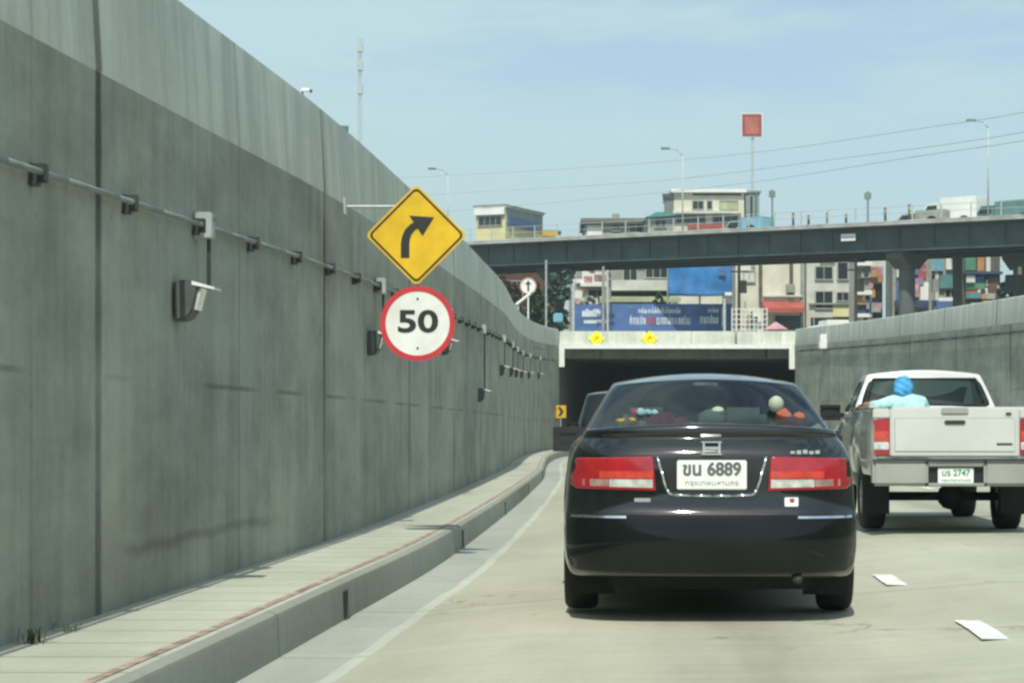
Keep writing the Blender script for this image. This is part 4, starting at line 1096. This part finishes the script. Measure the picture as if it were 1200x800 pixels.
# above the overpass
t = bld('building', 'white and cream building with a blue sign side at the left end of the overpass', 'building', 556, 594, 244, 215, 9, 'yellowish', rz=R(-24), roof='whiteb')
pan(t, 'fascia', 556, 594, 244, 252, 'whiteb', .35); win(t, 560, 589, 254, 264, mull=3)
d_ = t['_d']; hw = WX(594,d_)-t['_cx']
z_ = lambda py: WZ(py,d_)-t['_g']
finish('side_cladding', B(box, hw+.004, hw+.1, .1, 8.9, z_(262), z_(243)), 'bluegrey', t); finish('side_sign', B(box, hw+.104, hw+.2, .4, 7.0, z_(264), z_(254)), 'bluewall', t)
bm = bmesh.new(); prism(bm, [(-hw-.3,z_(244)+.2),(hw+.4,z_(244)+.2),(hw+.2,z_(240)),(-hw,z_(240))], -.3, 9.3); finish('roof_slab', bm, 'bluegrey', t)
t = bld('shed', 'low yellow fronted shed just right of the blue sided building above the overpass', 'shed', 628, 656, 272, 225, 6, 'yellowish', roof='greyb')
pan(t, 'fascia', 628, 652, 272, 277, 'sign_dim', .3); win(t, 634, 646, 279, 286)
t = bld('house', 'low house with brown sheet roof and white wall above the overpass', 'house', 686, 762, 262, 220, 10, 'greyb', roof='brownroof')
d_ = 220; z_ = lambda py: WZ(py,d_)-t['_g']; hw = WX(762,d_)-t['_cx']
bm = bmesh.new(); vs = [bm.verts.new(p) for p in ((-hw-.3,-.6,z_(262.5)),(hw+.3,-.6,z_(262.5)),(hw+.3,5,z_(250)),(-hw-.3,5,z_(250)),(-hw-.3,10.5,z_(262.5)),(hw+.3,10.5,z_(262.5)))]
for f in ((0,1,2,3),(3,2,5,4),(0,3,4),(1,5,2)): bm.faces.new([vs[i] for i in f])
finish('pitched_roof', bm, 'brownroof', t)
pan(t, 'white_panel', 688, 706, 264, 277, 'whiteb', .1); win(t, 718, 726, 264, 270); win(t, 738, 752, 263, 272)
finish('chimney', B(box, -hw+2.9, -hw+3.6, 4.6, 5.3, z_(256), z_(245)), 'greyb', t)
t = bld('house', 'small house with a green sheet roof next to the brown roofed house', 'house', 759, 789, 256, 212, 8, 'greyb', roof='greenroof')
d_ = 212; z_ = lambda py: WZ(py,d_)-t['_g']; hw = WX(789,d_)-t['_cx']
bm = bmesh.new(); vs = [bm.verts.new(p) for p in ((-hw-.2,-.6,z_(256)),(hw+.3,-.6,z_(253)),(hw+.1,4,z_(243)),(-hw+1.,4,z_(244)),(-hw-.3,8.5,z_(256)),(hw+.3,8.5,z_(256)))]
for f in ((0,1,2,3),(3,2,5,4),(0,3,4),(1,5,2)): bm.faces.new([vs[i] for i in f])
finish('pitched_roof', bm, 'greenroof', t); win(t, 768, 780, 258, 266)
t = bld('building', 'white flat roofed block with upper windows standing highest above the overpass', 'building', 788, 872, 224, 218, 12, 'cream', roof='whiteb')
pan(t, 'cornice', 786, 874, 222, 226, 'whiteb', .5); pan(t, 'shadow_band', 812, 868, 227, 229, 'brown', .12); win(t, 812, 824, 236, 245); win(t, 829, 834, 236, 245, mull=0); win(t, 844, 864, 236, 245, pane='limeawn')
pan(t, 'balcony_slab', 788, 868, 248, 251, 'cream2', .8); win(t, 793, 826, 253, 261, mull=3); win(t, 836, 864, 253, 261, mull=3); pan(t, 'red_fascia', 806, 852, 263, 269, 'redp', .25); awn(t, 'awning', 776, 789, 227, 237, 'darkgrey')
t = bld('stair_tower', 'narrow grey stair tower at the right side of the white upper block', 'building', 874, 890, 226, 222, 5, 'bluegrey', roof='greyb')
win(t, 879, 882, 230, 258, mull=0); pan(t, 'cable_tray', 885, 887, 226, 262, 'greenroof', .3)

# under and behind the overpass
t = bld('building', 'grey two storey house with dark windows and balcony left of the blue tarpaulin', 'building', 716, 786, 296, 176, 10, 'greyb')
win(t, 731, 746, 315, 332, mull=1); win(t, 757, 782, 312, 325, mull=2); pan(t, 'balcony', 716, 783, 329, 341, 'cream2', 1.0); pan(t, 'beam', 732, 784, 304, 311, 'cream2', .3); pan(t, 'dark_opening', 716, 786, 342, 348, 'glassdark', .05)
awn(t, 'awning', 702, 796, 347, 355, 'limeawn', 1.6)
t = bld('shophouse', 'narrow shophouse with a white and pink billboard front left of the grey house', 'building', 670, 715, 300, 182, 9, 'cream2')
bbd = pan(t, 'sign_board', 675, 716, 307, 332, 'whiteb', .35)
for px0, px1, py0, py1, mm in ((688,700,309,318,'pink'),(700,712,311,314,'pink'),(684,694,324,331,'pink'),(696,712,322,330,'pink'),(691,697,316,320,'redp'),(701,707,325,329,'redp'),(675,682,309,326,'bluegrey')):
    d_ = 182; finish('print', B(box, WX(px0,d_)-t['_cx'], WX(px1,d_)-t['_cx'], -.39, -.353, WZ(py1,d_)-t['_g'], WZ(py0,d_)-t['_g']), mm, bbd)
pan(t, 'ledge', 680, 717, 332, 336, 'whiteb', .6); win(t, 690, 709, 340, 354, mull=1)
# blue tarpaulin sheet hung from a frame
d = 168; x0, x1, zt, zb_ = WX(783,d), WX(858,d), WZ(300,d), WZ(346,d)
t = empty('tarpaulin', (x0, d, GZ(d)), 'large bright blue tarpaulin hung on a frame under the overpass', 'tarpaulin'); bm = bmesh.new(); g = GZ(d); nx, nz = 24, 14; grid = []
for i in range(nx+1):
    col = []
    for k in range(nz+1):
        u, v = i/nx, k/nz; x = u*(x1-x0)
        col.append(bm.verts.new((x, -.05*math.sin(u*17+v*3)-.05*math.sin(v*9+u*4), (zb_-g)+v*(zt-zb_)-(.08*math.sin(u*3.1))*(1-v))))
    grid.append(col)
for i in range(nx):
    for k in range(nz): bm.faces.new((grid[i][k], grid[i+1][k], grid[i+1][k+1], grid[i][k+1]))
finish('patch', B(box, (x1-x0)*.78, (x1-x0)*.90, -.30, -.24, (zt-g)-1.5, (zt-g)-1.0), 'bluewall', t); finish('white_rag', B(box, (x1-x0)*.88, (x1-x0)*.99, -.28, -.2, zb_-g-.05, zb_-g+.22, .03), 'whiteb', t)
finish('sheet', bm, 'tarp', t, smooth=True).modifiers.new('thick', 'SOLIDIFY').thickness = .03
bm = bmesh.new()
for x in (.0, (x1-x0)*.5, x1-x0): cyl(bm, (x,.35,0), (x,.35,zt-g), .07, n=8)
cyl(bm, (0,.35,zt-g), (x1-x0,.35,zt-g), .06, n=8); finish('frame', bm, 'galv', t)
# blue banner hoarding
d = 150
def hoarding(px0, px1, py0, py1, label, txt):
    x0, x1 = WX(px0,d), WX(px1,d); g = GZ(d); t = empty('hoarding', ((x0+x1)/2, d, g), label, 'hoarding'); hw = (x1-x0)/2; z0, z1 = WZ(py1,d)-g, WZ(py0,d)-g
    p = finish('panel', B(box, -hw, hw, 0, .08, z0, z1), 'banner', t)
    bm = bmesh.new()
    for x in (-hw+.1, 0, hw-.1): cyl(bm, (x,.15,0), (x,.15,z1), .06, n=8)
    finish('post', bm, 'galv', t)
    for a, b, c, e, mm in txt:
        finish('print', B(box, WX(a,d)-(x0+x1)/2, WX(b,d)-(x0+x1)/2, -.02, -.003, WZ(e,d)-g, WZ(c,d)-g), mm, p)
    return t
hoarding(673, 715, 357, 392, 'blue printed hoarding at the left end of the fence behind the portal', [(682,704,364,371,'bannertxt'),(686,690,362,364,'bannertxt'),(695,702,362,364,'bannertxt'),(684,712,375,379,'bannertxt'),(673,716,385,390,'bluep')])
th = hoarding(717, 858, 356, 392, 'long blue banner with two pale lines of lettering behind the portal', [(846,850,360,383,'whiteb'),(736,741,358,362,'teal')])
pth = [c for c in th.children if c.name.startswith('panel')][0]
def banner_line(px0, px1, pyb, pyt, gaps, red=None):
    """row of looped letter strokes too small to read"""
    random.seed(int(px0*7+pyb)); cx = th.location.x; g = GZ(d); bm = bmesh.new(); bmr = bmesh.new(); px = px0
    while px < px1:
        w = random.uniform(2.6, 4.2); k = random.random(); b_ = bmr if red and red[0] < px < red[1] else bm
        def bx(a, b, c, e): box(b_, WX(a,d)-cx, WX(b,d)-cx, -.02, -.003, WZ(e,d)-g, WZ(c,d)-g)
        bx(px, px+1.2, pyt, pyb); bx(px+w-1.6, px+w-.5, pyt+(1 if k < .4 else 0), pyb)
        if k > .25: bx(px+1.2, px+w-1.6, pyt, pyt+1.4)
        if k < .6: bx(px+1.2, px+w-1.6, pyb-1.4, pyb)
        if random.random() < .3: bx(px+.4, px+2.2, pyt-2.2, pyt-1.0)
        px += w+random.choice((.3,.3,.8))
    finish('lettering', bm, 'bannertxt', pth)
    if len(bmr.faces): finish('red_lettering', bmr, 'redp', pth)
    else: bmr.free()
banner_line(748, 797, 367, 362.5, 0); banner_line(738, 806, 380, 372, 0, (757,768)); banner_line(820, 842, 379, 371, 0); banner_line(830, 842, 366, 362, 0)

t = bld('building', 'cream building with brown drainpipes and a red awning right of the blue tarpaulin', 'building', 862, 942, 285, 172, 11, 'cream')
for px in (891, 927): pipe(t, px, 290, 356, 'brownroof', .14)
pipe(t, 866, 290, 372, 'greyb', .1)
awn(t, 'awning', 893, 940, 353, 367, 'redawn', 1.4); pan(t, 'dark_opening', 908, 940, 370, 386, 'glassdark', .06); pan(t, 'meter_box', 921, 931, 333, 343, 'greyb', .4); pan(t, 'vent', 880, 885, 309, 314, 'greyb', .1); pan(t, 'ledge', 894, 940, 346, 348, 'cream2', .3); win(t, 872, 884, 318, 330, pane='cream2'); pan(t, 'side_return', 938, 943, 296, 384, 'greyb', .12)
t = bld('building', 'pale building with three dark square windows beside the bridge pier', 'building', 945, 1003, 285, 174, 11, 'cream2')
win(t, 956, 975, 313, 327, mull=1); win(t, 982, 993, 308, 327, mull=0); win(t, 956, 975, 342, 361, mull=1); pan(t, 'eave', 960, 978, 301, 303, 'greyb', .4); pan(t, 'ledge', 948, 1002, 355, 357, 'greyb', .3); pan(t, 'dark_opening', 950, 1000, 372, 382, 'glassdark', .05)
win(t, 981, 994, 343, 352)
pan(t, 'yellow_panel', 976, 998, 358, 371, 'yellowish', .1)
t = bld('shophouse', 'slim shophouse with white balconies and an orange shop sign left of the bridge pier', 'building', 1002, 1034, 285, 166, 3, 'cream2')
for a, b in ((307,312),(341,346),(368,372)): pan(t, 'balcony', 1002, 1020, a, b, 'whiteb', .8)
win(t, 1004, 1018, 316, 340, pane='greyb'); pan(t, 'sign_board', 1002, 1020, 346, 357, 'orange', .4); pan(t, 'sign_board', 1021, 1034, 313, 324, 'pink', .5); pan(t, 'sign_board', 1021, 1034, 324, 331, 'orange', .5); pan(t, 'shutter', 1002, 1020, 358, 367, 'navy', .1); pan(t, 'dark_opening', 1021, 1034, 333, 372, 'glassdark', .06)
t = bld('shophouse', 'shophouse covered in coloured billboards right of the bridge pier', 'building', 1046, 1124, 285, 162, 3, 'greyb')
for px0, px1, py0, py1, mm in ((1050,1061,313,325,'cream2'),(1062,1075,309,322,'bluep'),(1075,1085,310,326,'redp'),(1064,1082,326,334,'purple'),(1066,1076,334,348,'pink'),(1078,1088,331,352,'whiteb'),(1090,1104,302,318,'cyanp'),(1108,1116,300,316,'whiteb'),(1100,1122,322,338,'teal'),(1050,1062,330,352,'bluewall'),(1095,1099,318,352,'cream2'),(1048,1094,352,360,'navy'),(1096,1122,349,353,'whiteb'),(1096,1122,353,362,'bluewall')):
    pan(t, 'sign_board', px0, px1, py0, py1, mm, random.uniform(.15,.6))
win(t, 1090, 1104, 322, 336); win(t, 1108, 1120, 340, 348)
pan(t, 'dark_opening', 1048, 1122, 364, 380, 'glassdark', .06)
t = bld('shophouse', 'brown shophouse with green and red striped shelves at the right', 'building', 1128, 1172, 284, 158, 3, 'brownroof')
for px0, px1, py0, py1, mm in ((1131,1152,324,331,'bluep'),(1131,1153,331,339,'greenp'),(1131,1152,339,343,'redp'),(1131,1153,343,350,'teal'),(1130,1142,300,317,'greenp'),(1144,1152,302,318,'orange'),(1155,1160,298,318,'cream2'),(1156,1168,325,350,'brown')):
    pan(t, 'sign_board', px0, px1, py0, py1, mm, random.uniform(.15,.5))
pan(t, 'ledge', 1128, 1172, 319, 322, 'navy', .9)
rc = random.Random(11)
for b in [o for o in list(C.objects) if o.get('category') == 'building' and '_d' in o and o['_d'] < 190]:
    me = b.children[0].data; hw = max(v.co.x for v in me.vertices); zt = max(v.co.z for v in me.vertices)
    for k in range(4):
        x = rc.uniform(-hw*.9, hw*.9-.8); z = rc.uniform(.35*zt, .85*zt)
        u = finish('air_conditioner', B(box, x, x+.75, -.42, -.02, z, z+.5, .03), rc.choice(('whiteb','cream2','frame')), b)
        bm = bmesh.new(); cyl(bm, (x+.37,-.44,z+.25), (x+.37,-.425,z+.25), .19, n=12); finish('fan_grille', bm, 'darkgrey', u)
    for k in range(3):
        x = rc.uniform(-hw*.95, hw*.95); z = rc.uniform(.2*zt, .5*zt)
        finish('hanging_sign', B(box, x-.05, x+.05, -.9, -.05, z, z+rc.uniform(.8,1.8)), rc.choice(('whiteb','redp','bluep','sign_dim','greenp','cream2')), b)
    if 'shophouse' in b.name:
        for k in range(9):
            x = rc.uniform(-hw*.95, hw*.8); z = rc.uniform(.25*zt, .9*zt); w_ = rc.uniform(.3, .9); o_ = rc.uniform(.62, .85)
            finish('small_board', B(box, x, x+w_, -o_, -o_+.05, z, z+rc.uniform(.15,.6)), rc.choice(('whiteb','cream2','teal','pink','darkgrey','bluewall','orange','greyb','frame')), b)
    bm = bmesh.new(); x = rc.uniform(-hw*.9, hw*.9); cyl(bm, (x,-.1,0), (x,-.1,zt), .06, n=6); finish('drainpipe', bm, 'frame', b)
    bm = bmesh.new(); z = .62*zt; tube(bm, [(-hw+2*hw*i/8, -.25, z-.25*math.sin(math.pi*((i*2) % 8)/8)) for i in range(9)], .035, 5); finish('cable', bm, 'darkgrey', b)
for px, pt, d, lb in ((707,312,148,'grey utility pole in front of the shophouses left of the blue tarpaulin'),(866,302,152,'grey utility pole at the right edge of the blue tarpaulin'),(1003,300,146,'grey utility pole beside the slim shophouse'),(1090,300,150,'grey utility pole before the billboard shophouse')):
    t = empty('utility_pole', (WX(px,d), d, GZ(d)), lb, 'utility pole', 'utility poles under the overpass'); h = WZ(pt,d)-GZ(d)
    bm = bmesh.new(); cyl(bm, (0,0,0), (0,0,h), .13, .09, n=10); finish('shaft', bm, 'greyb', t)
    for q in (.86, .94): finish('crossarm', B(box, -.6, .6, -.06, .06, h*q, h*q+.1), 'greyb', t)
    bm = bmesh.new(); cyl(bm, (.3,-.2,h*.66), (.3,-.2,h*.78), .22, n=12); finish('transformer', bm, 'greyb', t)
# red-brown shed at far left under the bridge
t = bld('shed', 'dark brown timber shed behind the round arrow sign at the left', 'shed', 580, 640, 312, 170, 8, 'brown', roof='brownroof')
win(t, 600, 612, 330, 350); pan(t, 'sheet', 618, 634, 352, 370, 'leafA', .2); pan(t, 'white_board', 614, 630, 364, 369, 'whiteb', .4)
# pale round arrow sign on a pole
d = 118; t = empty('arrow_sign', (WX(619,d), d, GZ(d)), 'round white sign with red rim and black upward arrow by the left wall end', 'road sign'); g = GZ(d)
zc = WZ(335,d)-g
bm = bmesh.new(); cyl(bm, (0,.06,0), (0,.06,zc+.3), .045, n=10); finish('pole', bm, 'white', t)
bm = bmesh.new(); disc(bm, 0, .44, 0, .02, 32); o = finish('panel', bm, 'sign_white', t); o.location.z = zc
bm = bmesh.new(); disc(bm, .37, .445, -.012, 0, 32); o = finish('rim', bm, mat('faded red rim', (.55,.30,.28), .6), t); o.location.z = zc
bm = bmesh.new(); prism(bm, [(-.05,-.28),(.05,-.28),(.05,.08),(.16,.08),(0,.30),(-.16,.08),(-.05,.08)], -.012, 0); o = finish('arrow', bm, 'sign_black', t); o.location.z = zc
d = 113; t = empty('barrier_arm', (WX(606,d), d, GZ(d)), 'white slanted barrier arm below the round arrow sign', 'barrier')
g = GZ(d); bm = bmesh.new(); box(bm, -.10, .10, -.1, .1, 0, WZ(356,d)-g); finish('post', bm, 'galv', t)
bm = bmesh.new(); cyl(bm, (-.05,-.13,WZ(357,d)-g), (.68,-.13,WZ(344,d)-g), .07, n=8); finish('arm', bm, 'white', t)
# posts of the fence on top of the portal
def fpost(px, ptop, d, label, m='galv', r=.05):
    t = empty('post', (WX(px,d), d, GZ(d)), label, 'post'); h = WZ(ptop,d)-GZ(d)
    bm = bmesh.new(); cyl(bm, (0,0,0), (0,0,h), r, n=8); finish('shaft', bm, m, t); finish('base_plate', B(box, -.15, .15, -.15, .15, 0, .03), m, t); bm = bmesh.new(); ball(bm, (0,0,h), r*1.2); finish('cap', bm, m, t)
fpost(640, 306, 128, 'tall pale post beside the dark trees, left of the shophouses', 'galv', .06)
fpost(672, 335, 128, 'pale post at the left end of the blue hoarding', 'rail', .07)
fpost(712, 318, 124, 'thin pale post in front of the white and pink billboard', 'rail', .06)
fpost(849, 352, 126, 'pale post at the right end of the long blue banner', 'rail', .08)
fpost(1122, 300, 140, 'dark post between the two right shophouses', 'pier', .3)
# white mesh fence
d = 140; x0, x1 = WX(858,d), WX(899,d); g = GZ(d); t = empty('mesh_fence', (x0, d, g), 'white grid fence below the cream building', 'fence'); z0, z1 = WZ(392,d)-g, WZ(362,d)-g
bm = bmesh.new()
for i in range(9): x = (x1-x0)*i/8; box(bm, x-.025, x+.025, 0, .05, z0, z1)
for i in range(6): z = z0+(z1-z0)*i/5; box(bm, 0, x1-x0, .052, .09, z-.025, z+.025)
finish('grid', bm, 'whiteb', t)
bm = bmesh.new()
for x in (0, x1-x0): cyl(bm, (x,.12,0), (x,.12,z1+.1), .06, n=8)
finish('post', bm, 'galv', t)
t = empty('van', (WX(967,120), 120, GZ(120)), 'pale van roof showing above the portal below the windowed building', 'van', rz=R(8)); small_van(t, 2.2, 1.95, 1.7, 'whiteb', cabl=.9)
d = 119; t = empty('parasol', (WX(909,d), d, GZ(d)), 'small pink market parasol below the red awning', 'parasol')
h = WZ(377,d)-GZ(d); bm = bmesh.new(); cyl(bm, (0,0,h-.42), (0,0,h), .7, .03, n=10); finish('canopy', bm, 'pink', t); bm = bmesh.new(); cyl(bm, (0,0,0), (0,0,h), .03, n=8); finish('pole', bm, 'white', t)
d = 135; t = empty('signal_post', (WX(1189,d), d, GZ(d)), 'dark post with boxes and a small white panel at the right edge under the overpass', 'signal post'); g = GZ(d)
bm = bmesh.new(); cyl(bm, (0,0,0), (0,0,WZ(312,d)-g), .11, .09, n=10); finish('pole', bm, 'pier', t)
finish('signal_box', B(box, -.55, .0, -.2, .2, WZ(342,d)-g, WZ(322,d)-g, .03), 'darkgrey', t)
finish('signal_box', B(box, .25, .75, -.25, .15, WZ(345,d)-g, WZ(325,d)-g, .03), 'darkgrey', t)
finish('white_panel', B(box, .14, .36, -.30, -.26, WZ(322,d)-g, WZ(313,d)-g), 'whiteb', t)

# trees
def tree(px, d, ptop, pbase_w, lm, label, n=1500, leaf=.22, trunk_h=None, name='tree', group='trees around the overpass'):
    g = GZ(d); H = WZ(ptop, d)-g; t = empty(name, (WX(px,d), d, g), label, 'tree', group); W = pbase_w*d/F/2
    bm = bmesh.new(); cyl(bm, (0,0,-.1), (.05,0,H*.55), .16, .08, n=8)
    limbs = []
    for k in range(6):
        a = k*1.05+random.random(); e = Vector((W*.6*math.cos(a), W*.6*math.sin(a), H*random.uniform(.55,.85))); cyl(bm, (.03,0,H*random.uniform(.3,.5)), e, .07, .02, n=6); limbs.append(e)
    finish('trunk', bm, 'bark', t)
    bm = bmesh.new(); cl_ = [(Vector((random.uniform(-1,1)*W*.75, random.uniform(-1,1)*W*.75, H*random.uniform(.32,.92))), random.uniform(.25,.5)*W) for _ in range(16)]+[(l, W*.35) for l in limbs]
    for i in range(n):
        c, r = random.choice(cl_); v = Vector((random.gauss(0,1), random.gauss(0,1), random.gauss(0,1))); v = v.normalized()*r*random.uniform(.55,1.05)
        p = c+v; 
        if p.z > H: p.z = H-random.random()*.4
        q = Euler((random.uniform(-.9,.9), random.uniform(-.9,.9), random.uniform(0,6.3))).to_matrix(); s_ = leaf*random.uniform(.6,1.3)
        vs = [bm.verts.new(p+q @ Vector(k)*s_) for k in ((-.5,-.25,0),(0,-.45,.05),(.6,0,-.05),(0,.45,.05),(-.5,.25,0))]; bm.faces.new(vs)
    finish('crown', bm, lm, t)
tree(655, 150, 303, 34, 'leafB', 'dark green tree between the arrow sign and the shophouses', 2600)
tree(598, 145, 318, 30, 'leafR', 'brownish tree at the left end under the overpass', 1800)
tree(628, 152, 322, 30, 'leafA', 'green tree behind the round arrow sign', 2000)
tree(648, 140, 356, 26, 'leafA', 'low bush below the dark trees just above the portal', 1500, name='bush')
tree(1181, 150, 318, 20, 'leafA', 'dark tree at the far right beneath the overpass', 1600)
tree(892, 214, 226, 12, 'leafB', 'thin tree poking up right of the white upper block', 700, .3)
tree(675, 235, 268, 16, 'leafB', 'small distant tree left of the brown roofed house', 600, .3)
tree(770, 172, 336, 14, 'leafA', 'small tree in front of the grey house under the overpass', 500)
d = 121; t = empty('person', (WX(655,d), d, GZ(d)), '', '') if False else None
d = 119; t = empty('ice_box', (WX(654,d), d, GZ(d)), 'light blue parcel on a stand below the dark trees', 'box')
h0 = WZ(378,d)-GZ(d); h1 = WZ(367,d)-GZ(d); finish('box', B(box, -.26, .26, -.2, .2, h0, h1, .06), 'cyanp', t)
bm = bmesh.new(); [cyl(bm, (x,0,0), (x,0,h0), .03, n=6) for x in (-.2,.2)]; finish('stand', bm, 'darkgrey', t)

# air
hz = finish('haze', B(box, -920, 920, -80, 1520, -2, 75), None); hz['kind'] = 'stuff'
hm = bpy.data.materials.new('thin haze'); hm.use_nodes = True; hn = hm.node_tree; hn.nodes.remove(hn.nodes['Principled BSDF'])
pvn = N(hn, 'ShaderNodeVolumePrincipled'); pvn.inputs['Color'].default_value = (.74,.94,.93,1); pvn.inputs['Density'].default_value = .0005; pvn.inputs['Anisotropy'].default_value = .2
hn.links.new(pvn.outputs[0], hn.nodes['Material Output'].inputs['Volume']); hz.data.materials.append(hm)

# drop helper properties
for o in list(scene.objects):
    for k in ('_d','_cx','_g'):
        if k in o: del o[k]
    if o.parent is not None:
        for k in ('category','group'):
            if k in o: del o[k]

# ------------------------------------------------------------------ light, sky, camera
EL, AZ = R(55), R(-6.5)
S = Vector((math.sin(AZ)*math.cos(EL), -math.cos(AZ)*math.cos(EL), math.sin(EL)))
sl = bpy.data.lights.new('sun', 'SUN'); sl.energy = 4.2; sl.angle = R(.6); sl.color = (1.,.972,.865)
so_ = bpy.data.objects.new('sun', sl); C.objects.link(so_); so_.rotation_euler = S.to_track_quat('Z','Y').to_euler(); so_.location = (0,-20,40)
w = bpy.data.worlds.new('World'); scene.world = w; w.use_nodes = True; nt = w.node_tree
bg = nt.nodes['Background']; bg.inputs[1].default_value = .15
sky = N(nt, 'ShaderNodeTexSky', sky_type='NISHITA'); sky.sun_disc = False; sky.sun_elevation = EL; sky.sun_rotation = math.atan2(S.x, S.y)
sky.air_density = 1.; sky.dust_density = 1.5; sky.ozone_density = 1.2
tc = N(nt, 'ShaderNodeTexCoord').outputs['Generated']
n1 = noise(nt, mapped(nt, tc, (3.2,3.2,16.)), 1., 6, .6); n2 = noise(nt, mapped(nt, tc, (9,9,40.), (3,1,2)), 1., 5, .6)
cf_ = mth(nt, 'ADD', mth(nt, 'MULTIPLY', n1, .75), mth(nt, 'MULTIPLY', n2, .25))
fac = ramp(nt, cf_, .41, .60, .14, .92)
col = mixc(nt, fac, sky.outputs[0], (3.95,5.2,5.45))
nt.links.new(col, bg.inputs[0])

cam = bpy.data.cameras.new('camera'); co = bpy.data.objects.new('camera', cam); C.objects.link(co)
co.location = (0,0,EYE); co.rotation_euler = (R(90),0,0)
cam.sensor_width = 36; cam.lens = 36*F/1200; cam.shift_y = 100/1200; cam.clip_start = .1; cam.clip_end = 9000
scene.camera = co
vs_ = scene.view_settings; vs_.view_transform = 'Standard'; vs_.look = 'None'; vs_.exposure = .0; vs_.gamma = 1
scene.cycles.filter_width = 2.5
scene.cycles.max_bounces = 8; scene.cycles.transparent_max_bounces = 12
